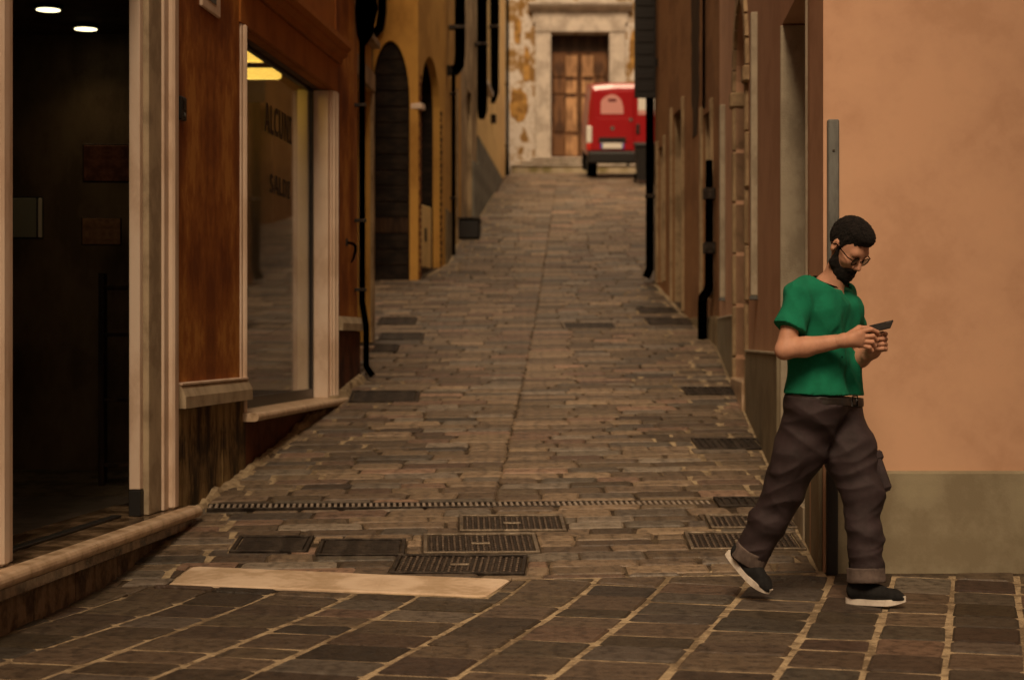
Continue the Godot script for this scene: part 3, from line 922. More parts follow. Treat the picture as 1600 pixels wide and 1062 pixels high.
# a top-level thing fixed on a wall, given in that wall's own measures
func facade_at(wall_node: Node3D, called: String, x: float, y: float, z: float) -> Node3D:
	var o := Node3D.new()
	o.name = numbered(called)
	add_child(o)
	o.transform = wall_node.transform * Transform3D(Basis(), Vector3(x, y, z))
	return o

# ---------------------------------------------------------------- left: houses farther up
func left_houses():
	# ochre house with the narrow doorway
	var a := Vector3(-1.56, 0, -15.76); var c := Vector3(-1.435, 0, -18.32)
	var b := facade("ochre_house", a, c)
	tag(b, "narrow ochre house with a tan jambed doorway beside the shop", "building")
	var L := a.distance_to(c)
	var st := mb()
	wall(st, 0.0, L, 0.3, 12.6, [[1.20, L - 0.12, 1.0, 3.70]], 0.45)
	build(st, "wall", M.ochre, b)
	box("side_wall", M.ochre, b, L - 0.3, L, 0.3, 12.6, -3.5, -0.452)
	box("roof", M.brick, b, -0.1, L + 0.1, 12.602, 12.75, -3.6, 0.7)  # deep overhang out of view, shaped to keep sky off the lane
	box("door_jamb", M.tan_stone, b, L - 0.118, L + 0.012, 0.9, 3.70, -0.40, 0.03, 0.008)
	box("door_jamb", M.tan_stone, b, 1.06, 1.20, 0.8, 3.70, -0.2, 0.02, 0.008)
	box("door_lintel", M.tan_stone, b, 1.04, L + 0.01, 3.705, 3.90, -0.2, 0.035, 0.008)
	box("hood", M.tan_stone, b, 0.98, L, 4.15, 4.22, 0.0, 0.09, 0.008)
	var d = box("door", M.dark_wood, b, 1.205, L - 0.122, 0.95, 3.69, -0.44, -0.38, 0.004)
	box("handle", M.worn_iron, d, 1.30, 1.33, 2.05, 2.15, -0.379, -0.35, 0.004)
	box("doorstep", M.marble, b, 1.0, L + 0.02, 0.6, 1.12, 0.001, 0.10, 0.01)
	# ochre house with the two arches: gable face across the lane, then the lane face
	var p0 := Vector3(-2.75, 0, -23.15); var p1 := Vector3(-1.215, 0, -23.15)
	b = facade("arched_house", p0, p1)
	tag(b, "old ochre house with a black arched doorway and a second bricked arch", "building")
	st = mb()
	var hx0 := 0.93; var hx1 := 1.425
	wall(st, 0.0, 1.535, 1.0, 11.5, [[hx0, hx1, 1.5, 5.05]], 0.09)
	arch_fill(st, hx0, hx1, 4.25, 5.05, 0.0, -0.09)
	build(st, "wall", M.ochre, b)
	var ad = base_child("arched_door", b)
	st = mb()
	bx(st, hx0 - 0.05, hx1 + 0.02, 1.4, 5.1, -0.09, -0.083)
	build(st, "backing", M.dark_wood, ad)
	for i in 15:
		var y := 1.95 + i * 0.205
		box("board", M.black_wood if i != 3 else M.dark_wood, ad, hx0 + 0.02, hx1 - 0.02, y, y + 0.195, -0.082, -0.068 + rng.randf_range(0.0, 0.008), 0.006)
	var bp := facade_at(b, "drainpipe", 1.075, 0.0, 0.0)
	st = mb()
	tube(st, [Vector3(0, 11.0, 0.07), Vector3(0, 5.4, 0.07), Vector3(-0.03, 5.2, 0.07), Vector3(-0.16, 5.05, 0.07), Vector3(-0.18, 4.9, 0.07), Vector3(-0.18, 2.1, 0.07)], 0.06, 12)
	build(st, "pipe", M.black_metal, bp)
	for y in [9.0, 7.0, 5.8]: box("clip", M.iron, bp, -0.075, 0.075, y, y + 0.05, 0.0, 0.14, 0.005)
	tag(bp, "fat black drainpipe beside the black arched door", "drainpipe")
	# lane face
	var q0 := Vector3(-1.215, 0, -23.152); var q1 := Vector3(-0.925, 0, -24.75)
	var e := facade("arched_house_lane_side", q0, q1)
	remove_child(e); b.add_child(e)
	e.transform = b.transform.affine_inverse() * e.transform
	e.name = "lane_wall"
	L = q0.distance_to(q1)
	st = mb()
	wall(st, 0.0, L, 1.0, 11.5, [[0.14, 1.30, 1.6, 4.95]], 0.10)
	arch_fill(st, 0.14, 1.30, 4.2, 4.95, 0.0, -0.10)
	build(st, "wall", M.ochre, e)
	st = mb()
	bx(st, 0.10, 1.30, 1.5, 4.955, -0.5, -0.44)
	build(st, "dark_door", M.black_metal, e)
	box("niche_shade_side", M.black_wood, e, 1.305, 1.37, 1.5, 5.0, -0.5, -0.102)  # black cheek added so the arch stays dark inside
	box("niche_shade_soffit", M.black_wood, e, 0.10, 1.30, 4.96, 5.05, -0.5, -0.102)  # black soffit, shade of the niche put into its colour
	box("infill", M.yellow, e, 0.24, 1.22, 2.15, 2.98, -0.40, -0.10, 0.01)
	box("slot", M.black_metal, e, 0.80, 0.90, 2.50, 2.68, -0.099, -0.09, 0.004)
	box("infill_base", M.dark_wood, e, 0.16, 1.28, 1.7, 2.148, -0.40, -0.08, 0.01)
	for i in 30:
		var y := 2.0 + i * 0.088
		box("brick", M.brick, e, 0.10 - (0.05 if i % 2 == 0 else 0.0), 0.15, y, y + 0.068, -0.09, 0.012, 0.005)
		if i < 25: box("brick", M.dark_brick, e, 1.302, 1.302 + (0.09 if i % 2 == 0 else 0.05), y + 0.12, y + 0.188, -0.05, 0.012, 0.005)
	box("impost", M.pale_paint, e, -0.02, 0.16, 4.16, 4.24, -0.1, 0.06, 0.01)
	# continues up the lane
	var r0 := q1; var r1 := Vector3(-0.81, 0, -28.4)
	e = facade("upper", r0, r1)
	remove_child(e); b.add_child(e)
	e.transform = b.transform.affine_inverse() * e.transform
	e.name = "upper_lane_wall"
	L = r0.distance_to(r1)
	st = mb()
	wall(st, 0.0, L, 1.5, 11.5, [[1.5, 2.4, 2.3, 4.9]], 0.4)
	build(st, "wall", M.ochre, e)
	box("door", M.dark_wood, e, 1.5, 2.4, 2.3, 4.9, -0.3, -0.22, 0.01)
	box("door_jamb", M.tan_stone, e, 2.405, 2.56, 2.2, 5.0, -0.1, 0.03, 0.01)
	box("door_jamb", M.tan_stone, e, 1.34, 1.495, 2.2, 5.0, -0.1, 0.03, 0.01)
	box("plinth", M.dado_brown, e, 0.01, 1.33, 1.5, 3.0, 0.0, 0.03, 0.01)
	# drainpipes on it
	var o = facade_at_node(e, "drainpipe", 0.75, 0.0, 0.0)
	st = mb()
	tube(st, [Vector3(0, 11.0, 0.16), Vector3(0, 5.25, 0.16), Vector3(-0.04, 5.08, 0.15), Vector3(-0.28, 4.97, 0.11), Vector3(-0.42, 4.95, 0.02)], 0.075, 12)
	build(st, "pipe", M.black_metal, o)
	for y in [9.0, 7.0, 5.6]: box("clip", M.iron, o, -0.09, 0.09, y, y + 0.05, 0.0, 0.235, 0.005)
	tag(o, "black drainpipe ending in an elbow high on the ochre house", "drainpipe")
	o = facade_at_node(e, "gas_pipe", 1.05, 0.0, 0.0)
	st = mb()
	tube(st, [Vector3(0, 5.0, 0.05), Vector3(0, 2.6, 0.05), Vector3(0, 2.3, 0.05)], 0.03, 8)
	build(st, "pipe", M.dark_wood, o)
	for y in [4.7, 3.2]: box("clip", M.iron, o, -0.045, 0.045, y, y + 0.04, 0.0, 0.085, 0.005)
	tag(o, "thin brown pipe low on the ochre house below the elbow", "pipe")
	# grey stone pier between ochre and yellow house, with its pipe
	var s0 := Vector3(-0.81, 0, -28.42); var s1 := Vector3(-0.61, 0, -31.0)
	b = facade("pilaster_house", s0, s1)
	tag(b, "slim tan stone fronted house between the ochre and yellow ones", "building")
	L = s0.distance_to(s1)
	st = mb()
	wall(st, 0.0, L, 2.0, 12.0, [[0.9, 1.7, 2.9, 5.3]], 0.4)
	build(st, "wall", M.tan_stone, b)
	box("door", M.dark_wood, b, 0.9, 1.7, 2.9, 5.3, -0.35, -0.28, 0.01)
	box("base_course", M.grey_dado, b, 1.75, L - 0.01, 2.5, 4.2, 0.0, 0.04, 0.01)
	o = facade_at(b, "drainpipe", 2.2, 0.0, 0.0)
	st = mb()
	tube(st, [Vector3(0, 11.8, 0.13), Vector3(0, 5.1, 0.13), Vector3(0, 4.95, 0.12)], [0.09, 0.09, 0.05], 12)
	build(st, "pipe", M.black_metal, o)
	for y in [9.0, 6.2]: box("clip", M.iron, o, -0.11, 0.11, y, y + 0.05, 0.0, 0.225, 0.005)
	tag(o, "straight black drainpipe on the tan stone house", "drainpipe")
	o = base("low_dark_block", on(-0.66, 28.1, -0.05))  # low black block against the foot of the wall
	var sb := mb()
	bx(sb, -0.22, 0.16, 0.0, 0.30, -0.9, 0.35, 0.03)
	build(sb, "block", M.black_metal, o)
	box("cap", M.iron, o, -0.23, 0.17, 0.301, 0.34, -0.91, 0.36, 0.012)
	tag(o, "low black block at the foot of the tan stone house", "block")
	# pale yellow house at the top
	var t0 := Vector3(-0.61, 0, -31.02); var t1 := Vector3(-0.15, 0, -41.1)
	b = facade("yellow_house", t0, t1)
	tag(b, "pale yellow house with grey dado at the top of the lane", "building")
	L = t0.distance_to(t1)
	st = mb()
	wall(st, 0.0, L, 2.5, 12.5, [[1.3, 2.6, 5.85, 8.2]], 0.4)
	build(st, "wall", M.yellow, b)
	box("corner_wall", M.yellow, b, L - 0.4, L, 2.5, 12.5, -6.0, -0.402)
	box("dado", M.grey_dado, b, 0.0, L - 1.4, 2.5, 4.72, 0.001, 0.03, 0.01)
	var w = base_child("window", b)
	box("shutter", M.ochre, w, 1.3, 1.94, 5.86, 8.19, -0.12, -0.06, 0.01)
	box("shutter", M.ochre, w, 1.96, 2.6, 5.86, 8.19, -0.12, -0.06, 0.01)
	box("sill", M.church_stone, w, 1.15, 2.75, 5.75, 5.845, -0.1, 0.14, 0.012)
	box("bracket", M.iron, b, 4.2, 4.4, 5.45, 5.62, 0.0, 0.10, 0.01)
	o = facade_at(b, "drainpipe", 3.6, 0.0, 0.0)
	st = mb()
	tube(st, [Vector3(0, 12.0, 0.11), Vector3(0, 8.6, 0.11), Vector3(0, 5.95, 0.11), Vector3(-0.05, 5.75, 0.08)], [0.1, 0.1, 0.08, 0.04], 12)
	build(st, "pipe", M.black_metal, o)
	for y in [9.5, 7.2]: box("clip", M.iron, o, -0.11, 0.11, y, y + 0.05, 0.0, 0.20, 0.005)
	tag(o, "black drainpipe on the pale yellow house beside its window", "drainpipe")
	o = facade_at(b, "drainpipe", L - 0.12, 0.0, 0.0)
	st = mb()
	tube(st, [Vector3(0, 12.0, 0.05), Vector3(0, 5.6, 0.05), Vector3(0, 4.95, 0.05)], [0.035, 0.035, 0.05], 10)
	build(st, "pipe", M.black_metal, o)
	for y in [9.5, 7.0, 5.6]: box("clip", M.iron, o, -0.05, 0.05, y, y + 0.05, 0.0, 0.09, 0.005)
	tag(o, "thin dark pipe on the far corner of the yellow house", "drainpipe")

func facade_at_node(n: Node3D, called: String, x: float, y: float, z: float) -> Node3D:
	var t: Transform3D = n.transform
	var p = n.get_parent()
	if p is Node3D and p != self: t = p.transform * t
	var o := Node3D.new()
	o.name = numbered(called)
	add_child(o)
	o.transform = t * Transform3D(Basis(), Vector3(x, y, z))
	return o

# ---------------------------------------------------------------- right side
func right_houses():
	# corner house: street front facing the viewer, lane front going up
	var b := facade("peach_corner_house", Vector3(1.53, 0, -8.8), Vector3(9.5, 0, -8.8))
	tag(b, "peach plastered corner house with a low grey dado", "building")
	var st := mb()
	wall(st, 0.0, 9.0, -0.4, 12.5, [], 0.4)
	build(st, "street_wall", M.peach, b)
	st = mb()
	sweep(st, [Vector2(0.0, -0.4), Vector2(0.022, -0.4), Vector2(0.022, 0.525), Vector2(0.006, 0.538), Vector2(0.0, 0.538)], 0.012, 9.0)
	build(st, "dado", M.dado_grey, b)
	box("roof", M.brick, b, -0.75, 9.0, 12.502, 12.7, -9.2, 0.35)  # unseen overhang on the lane side, widened for shade below
	# lane front; local x runs towards the viewer
	var a := Vector3(2.07, 0, -17.85); var c := Vector3(1.53, 0, -8.805)
	var L := a.distance_to(c)
	var e := facade("lane_front", a, c)
	remove_child(e); b.add_child(e)
	e.transform = b.transform.affine_inverse() * e.transform
	e.name = "lane_wall"
	var k := L / (17.85 - 8.805)
	var X := func(z: float) -> float: return (17.85 - z) * k
	st = mb()
	var o0: float = X.call(11.02); var o1: float = X.call(9.52)
	var d0: float = X.call(15.35); var d1: float = X.call(13.95)
	wall(st, 0.0, L - 0.07, 0.0, 12.5, [[o0, o1, 0.1, 3.12], [d0, d1, 0.5, 3.95]], 0.45)
	arch_fill(st, d0, d1, 3.25, 3.95, 0.0, -0.45)
	build(st, "wall", M.peach, e)
	# doorway near the corner
	box("door_jamb", M.pale_grey, e, o0 + 0.002, o0 + 0.03, 0.1, 3.11, -0.44, 0.012, 0.004)
	box("door_jamb", M.pale_grey, e, o1 - 0.03, o1 - 0.002, 0.1, 3.11, -0.44, 0.012, 0.004)
	var dr = box("door", M.dark_wood, e, o0 + 0.03, o1 - 0.03, 0.15, 3.10, -0.42, -0.36, 0.006)
	for i in 2:
		for j in 3:
			var px: float = o0 + 0.10 + i * 0.68
			box("panel", M.dark_wood, dr, px, px + 0.56, 0.3 + j * 0.95, 1.1 + j * 0.95, -0.359, -0.345, 0.01)
	box("doorstep", M.pale_grey, e, o0 - 0.05, o1 + 0.05, -0.1, 0.30, -0.3, 0.03, 0.01)
	# dados, stepping up with the lane
	box("dado", M.dado_grey, e, d1 + 0.12, o0 - 0.06, 0.0, 1.085, 0.001, 0.028, 0.005)
	box("dado_cap", M.pale_grey, e, d1 + 0.12, o0 - 0.06, 1.087, 1.105, 0.001, 0.034, 0.004)
	box("dado", M.dado_grey, e, o1 + 0.06, L - 0.004, -0.1, 0.82, 0.001, 0.022, 0.005)
	box("dado", M.dado_grey, e, 0.05, d0 - 0.12, 0.3, 1.38, 0.001, 0.028, 0.005)
	box("dado_cap", M.pale_grey, e, 0.05, d0 - 0.12, 1.382, 1.40, 0.001, 0.034, 0.004)
	# arched doorway with dressed stone jambs
	for i in 6:
		var y := 0.6 + i * 0.44
		box("jamb_stone", M.tan_stone, e, d1, d1 + (0.11 if i % 2 == 0 else 0.075), y, y + 0.43, -0.2, 0.03, 0.012)
		box("jamb_stone", M.tan_stone, e, d0 - (0.11 if i % 2 == 0 else 0.075), d0, y, y + 0.43, -0.2, 0.03, 0.012)
	box("impost", M.tan_stone, e, d1 - 0.02, d1 + 0.16, 3.17, 3.30, -0.2, 0.05, 0.015)
	box("impost", M.tan_stone, e, d0 - 0.16, d0 + 0.02, 3.17, 3.30, -0.2, 0.05, 0.015)
	var cx := (d0 + d1) / 2; var r := (d1 - d0) / 2
	for i in 11:
		var a0 := PI * i / 11 + 0.015; var a1 := PI * (i + 1) / 11 - 0.015
		var poly := []
		for t in 3: poly.append(Vector2(cx - cos(lerpf(a0, a1, t / 2.0)) * r, 3.30 + sin(lerpf(a0, a1, t / 2.0)) * 0.65))
		for t in 3: poly.append(Vector2(cx - cos(lerpf(a1, a0, t / 2.0)) * (r + 0.14), 3.30 + sin(lerpf(a1, a0, t / 2.0)) * 0.79))
		st = mb()
		extrude(st, poly, -0.1, 0.03)
		build(st, "arch_stone", M.tan_stone, e)
	for i in 5:
		var px: float = d0 + 0.01 + i * (d1 - d0 - 0.02) / 5
		box("door_plank", M.grey_door, e, px, px + (d1 - d0) / 5 - 0.01, 0.7, 2.75, -0.30, -0.26, 0.005)
	box("transom", M.grey_door, e, d0, d1, 2.755, 2.86, -0.32, -0.22, 0.008)
	box("fanlight", M.black_metal, e, d0 - 0.02, d1 + 0.02, 2.865, 3.99, -0.44, -0.34)
	box("doorstep", M.marble, e, d0 - 0.02, d1 + 0.02, 0.4, 0.86, -0.3, 0.05, 0.01)
	# conduits
	for t in [[12.98, 1.50, 3.55, "pale conduit strip on the peach lane wall below the arch", 0.035], [16.95, 1.58, 3.40, "pale conduit strip on the peach lane wall beyond the arched door", 0.06]]:
		var o = facade_at_node(e, "conduit", X.call(t[0]), 0.0, 0.0)
		box("trunking", M.pale_grey, o, -t[4], t[4], t[1], t[2], 0.0, 0.05, 0.006)
		box("end_cap", M.grey_metal, o, -t[4] - 0.01, t[4] + 0.01, t[1] - 0.03, t[1] - 0.001, 0.0, 0.055, 0.004)
		tag(o, t[3], "conduit", "conduit strips on the lane wall")
	# metal guard at the corner
	var o = facade_at(b, "cable_guard", 0.045, 0.0, 0.0)
	box("upper_channel", M.grey_metal, o, -0.028, 0.028, 0.545, 2.26, 0.0, 0.035, 0.006)
	box("lower_channel", M.black_metal, o, -0.036, 0.018, 0.03, 0.543, 0.023, 0.062, 0.006)
	for y in [0.75, 1.45, 2.1]: box("screw", M.iron, o, -0.006, 0.006, y, y + 0.012, 0.035, 0.039, 0.003)
	tag(o, "grey metal cable guard up the peach house corner", "cable guard")
	# brown house farther up
	a = Vector3(1.84, 0, -23.1); c = Vector3(2.07, 0, -17.87)
	L = a.distance_to(c)
	b = facade("brown_house", a, c)
	tag(b, "shabby brown plastered house higher up the lane", "building")
	k = L / (23.1 - 17.87)
	var Y := func(z: float) -> float: return (23.1 - z) * k
	st = mb()
	var h := [[Y.call(21.35), Y.call(20.45), 1.5, 3.85], [Y.call(22.7), Y.call(22.1), 1.9, 3.6], [Y.call(18.95), Y.call(18.35), 1.6, 3.55]]
	wall(st, 0.0, L, 0.8, 12.6, h, 0.4)
	build(st, "wall", M.brown_plaster, b)
	box("end_wall", M.brown_plaster, b, 0.0, 0.35, 0.8, 12.6, -6.0, -0.402)
	box("roof", M.brick, b, -0.2, L, 12.602, 12.75, -6.0, 0.7)  # eaves out of view, carried forward to shade the lane
	for q in h:
		box("door", M.dark_wood, b, q[0], q[1], q[2], q[3], -0.36, -0.30, 0.008)
		box("jamb", M.tan_stone, b, q[0] - 0.09, q[0] - 0.001, q[2], q[3] + 0.1, -0.02, 0.03, 0.008)
		box("jamb", M.tan_stone, b, q[1] + 0.001, q[1] + 0.09, q[2], q[3] + 0.1, -0.02, 0.03, 0.008)
		box("jamb_face", M.tan_stone, b, q[0] + 0.002, q[0] + 0.03, q[2], q[3], -0.298, -0.021, 0.004)
	# fallen plaster: bare rubble patch standing behind ragged plaster lips
	var poly := []
	for i in 22:
		var y := 3.4 + 2.9 * i / 21.0
		poly.append(Vector2(Y.call(19.62) - rng.randf_range(0.0, 0.10) - 0.12 * sin(PI * i / 21.0), y))
	for i in 22:
		var y := 6.3 - 2.9 * i / 21.0
		poly.append(Vector2(Y.call(19.35) + rng.randf_range(0.0, 0.10) + 0.10 * sin(PI * i / 21.0), y))
	st = mb()
	extrude(st, poly, -0.01, 0.006)
	build(st, "bare_patch", M.dark_wood, b)
	box("plinth", M.dado_brown, b, Y.call(20.4), L - 0.01, 0.8, 1.42, 0.001, 0.03, 0.005)
	# black shutter and pipes on it
	o = facade_at(b, "open_shutter", 0.35, 4.25, 0.0)
	box("leaf", M.black_metal, o, -0.02, 0.02, 0.0, 2.6, 0.03, 0.30, 0.006)
	for i in 16: box("slat", M.black_metal, o, -0.03, 0.03, 0.08 + i * 0.155, 0.18 + i * 0.155, 0.055, 0.275, 0.006)
	for y in [0.4, 2.1]: box("hinge", M.iron, o, -0.015, 0.015, y, y + 0.1, 0.0, 0.03, 0.003)
	tag(o, "black louvred shutter standing open on the brown house, over the van", "shutter")
	o = facade_at(b, "drainpipe", 0.08, 0.0, 0.0)
	st = mb()
	tube(st, [Vector3(0, 10.5, 0.07), Vector3(0, 2.1, 0.07), Vector3(-0.0, 1.98, 0.12)], 0.055, 12)
	build(st, "pipe", M.black_metal, o)
	for y in [8.0, 5.0, 3.0]: box("clip", M.iron, o, -0.07, 0.07, y, y + 0.05, 0.0, 0.128, 0.005)
	tag(o, "black drainpipe at the far corner of the brown house", "drainpipe")
	o = facade_at(b, "drainpipe", Y.call(18.15), 0.0, 0.0)
	st = mb()
	tube(st, [Vector3(0, 3.0, 0.06), Vector3(0, 1.75, 0.06), Vector3(-0.02, 1.68, 0.07), Vector3(-0.20, 1.62, 0.09), Vector3(-0.24, 1.55, 0.09), Vector3(-0.24, 1.15, 0.09)], [0.035, 0.045, 0.05, 0.05, 0.05, 0.05], 12)
	build(st, "pipe", M.black_metal, o)
	for y in [2.6, 2.05]: box("collar", M.iron, o, -0.06, 0.06, y, y + 0.12, 0.0, 0.118, 0.01)
	tag(o, "short black iron pipe with an elbow at the near end of brown house", "drainpipe")
	o = facade_at(b, "gas_pipe", Y.call(18.7), 0.0, 0.0)
	st = mb()
	tube(st, [Vector3(0, 10.0, 0.03), Vector3(0, 3.6, 0.03)], 0.016, 8)
	build(st, "pipe", M.dark_wood, o)
	for y in [8.0, 5.0]: box("clip", M.iron, o, -0.03, 0.03, y, y + 0.03, 0.0, 0.05, 0.005)
	tag(o, "thin brown pipe running up the brown house wall", "pipe")

# unseen houses: one mirrored in the shop window, one added to shade the street
func outer_houses():
	var a := Vector3(4.3, 0, -46.5); var c := Vector3(3.9, 0, -23.6)
	var b := facade("square_house", a, c)
	tag(b, "plain brown house on the square, mirrored in the shop window", "building")
	var L := a.distance_to(c)
	var st := mb()
	var h := []
	for i in 6: h.append([1.5 + i * 3.6, 2.7 + i * 3.6, 2.0, 7.2 - i * 0.5])
	wall(st, 0.0, L, 1.0, 8.2, h, 0.4)
	build(st, "wall", M.brown_plaster, b)
	for q in h: box("door", M.dark_wood, b, q[0], q[1], q[2], q[3], -0.3, -0.22, 0.01)
	a = Vector3(2.75, 0, -6.3); c = Vector3(2.7, 0, 7.0)
	b = facade("added_street_house", a, c)  # unseen house added to darken the right of street and corner wall
	tag(b, "unseen plastered house added beside the viewer to shade the street", "building")
	L = a.distance_to(c)
	st = mb()
	wall(st, 0.0, L, -0.4, 11.0, [[2.0, 3.2, 0.0, 2.6], [5.5, 6.6, 1.0, 2.6]], 0.4)
	build(st, "wall", M.peach_alley, b)
	box("end_wall", M.peach_alley, b, 0.0, 0.4, -0.4, 11.0, -7.0, -0.402)
	box("roof", M.brick, b, -0.4, L, 11.002, 11.15, -7.0, 0.5)
	box("door", M.dark_wood, b, 2.0, 3.2, 0.0, 2.6, -0.3, -0.22, 0.01)
	box("window", M.grey_door, b, 5.5, 6.6, 1.0, 2.6, -0.3, -0.22, 0.01)

# ---------------------------------------------------------------- church
func church():
	var zc := 46.6
	var g := G(zc)
	var b := facade("church", Vector3(-3.0, g, -zc), Vector3(9.0, g, -zc))
	tag(b, "weathered church front with a stone framed portal at the lane's top", "church")
	var X := func(px: float) -> float: return (px - 800.0) / 2800.0 * zc + 3.0
	var dx0: float = X.call(861); var dx1: float = X.call(952)
	var st := mb()
	wall(st, 0.0, 12.0, -1.0, 9.0, [[dx0, dx1, 0.36, 3.62]], 0.6)
	build(st, "wall", M.church_wall, b)
	# portal: jambs, lintel, frieze, cornice
	for q in [[X.call(836), dx0 - 0.0], [dx1 + 0.0, X.call(977)]]:
		box("portal_jamb", M.church_stone, b, q[0], q[1], 0.2, 3.62, -0.3, 0.10, 0.02)
	box("portal_lintel", M.church_stone, b, X.call(836), X.call(977), 3.623, 3.86, -0.3, 0.12, 0.02)
	box("portal_frieze", M.church_stone, b, X.call(832), X.call(981), 3.863, 4.16, -0.2, 0.07, 0.01)
	st = mb()
	sweep(st, [Vector2(0.0, 4.163), Vector2(0.10, 4.163), Vector2(0.14, 4.22), Vector2(0.26, 4.27), Vector2(0.30, 4.33), Vector2(0.30, 4.40), Vector2(0.0, 4.44)], X.call(826), X.call(988))
	build(st, "portal_cornice", M.church_stone, b)
	# patches of bare ochre render
	for p in [[796, 826, 138, 190], [802, 815, 28, 70], [984, 1003, 40, 110], [818, 828, 70, 130]]:
		var poly := []
		var x0: float = X.call(p[0]); var x1: float = X.call(p[1])
		var y0: float = 1.18 + (531.0 - p[3]) / 2800.0 * zc - g; var y1: float = 1.18 + (531.0 - p[2]) / 2800.0 * zc - g
		for i in 18:
			var t := TAU * i / 18
			var rr := pow(pow(absf(cos(t)), 3.0) + pow(absf(sin(t)), 3.0), -0.333) * rng.randf_range(0.82, 1.08)
			poly.append(Vector2((x0 + x1) / 2 + cos(t) * rr * (x1 - x0) / 2, (y0 + y1) / 2 + sin(t) * rr * (y1 - y0) / 2))
		st = mb()
		extrude(st, poly, -0.01, 0.012)
		build(st, "render_patch", M.render_ochre, b)
	# door: two leaves with raised panels, dark transom
	var d = base_child("portal_door", b)
	box("backing", M.black_wood, d, dx0 - 0.05, dx1 + 0.05, 0.3, 3.7, -0.5, -0.43)
	box("transom", M.dark_wood, d, dx0 + 0.005, dx1 - 0.005, 3.18, 3.61, -0.42, -0.35, 0.01)
	var w := (dx1 - dx0) / 2
	for i in 2:
		var x := dx0 + w * i
		var leaf = box("leaf", M.church_door, d, x + 0.008, x + w - 0.008, 0.37, 3.175, -0.42, -0.34, 0.01)
		for q in [[0.45, 0.98], [1.08, 1.98], [2.08, 2.42], [2.52, 3.08]]:
			for j in 2:
				var px: float = x + 0.06 + j * (w - 0.12 + 0.03) / 2
				box("panel", M.church_panel if (j + i) % 2 == 1 else M.church_door, leaf, px, px + (w - 0.15) / 2, q[0], q[1], -0.339, -0.305, 0.02)
	# steps
	for i in 3:
		var y1 := 0.10 + i * 0.125
		var f := 1.15 - i * 0.36
		box("step", M.shaded_mossy_step, b, X.call(800 + i * 16), X.call(1010 - i * 14), -0.4, y1 - 0.05, 0.001, f - 0.05, 0.01)  # mossy riser darkened, shade below the tread painted into its colour
		box("tread", M.church_stone, b, X.call(798 + i * 16), X.call(1012 - i * 14), y1 - 0.049, y1, 0.0015 + i * 0.0005, f, 0.015)

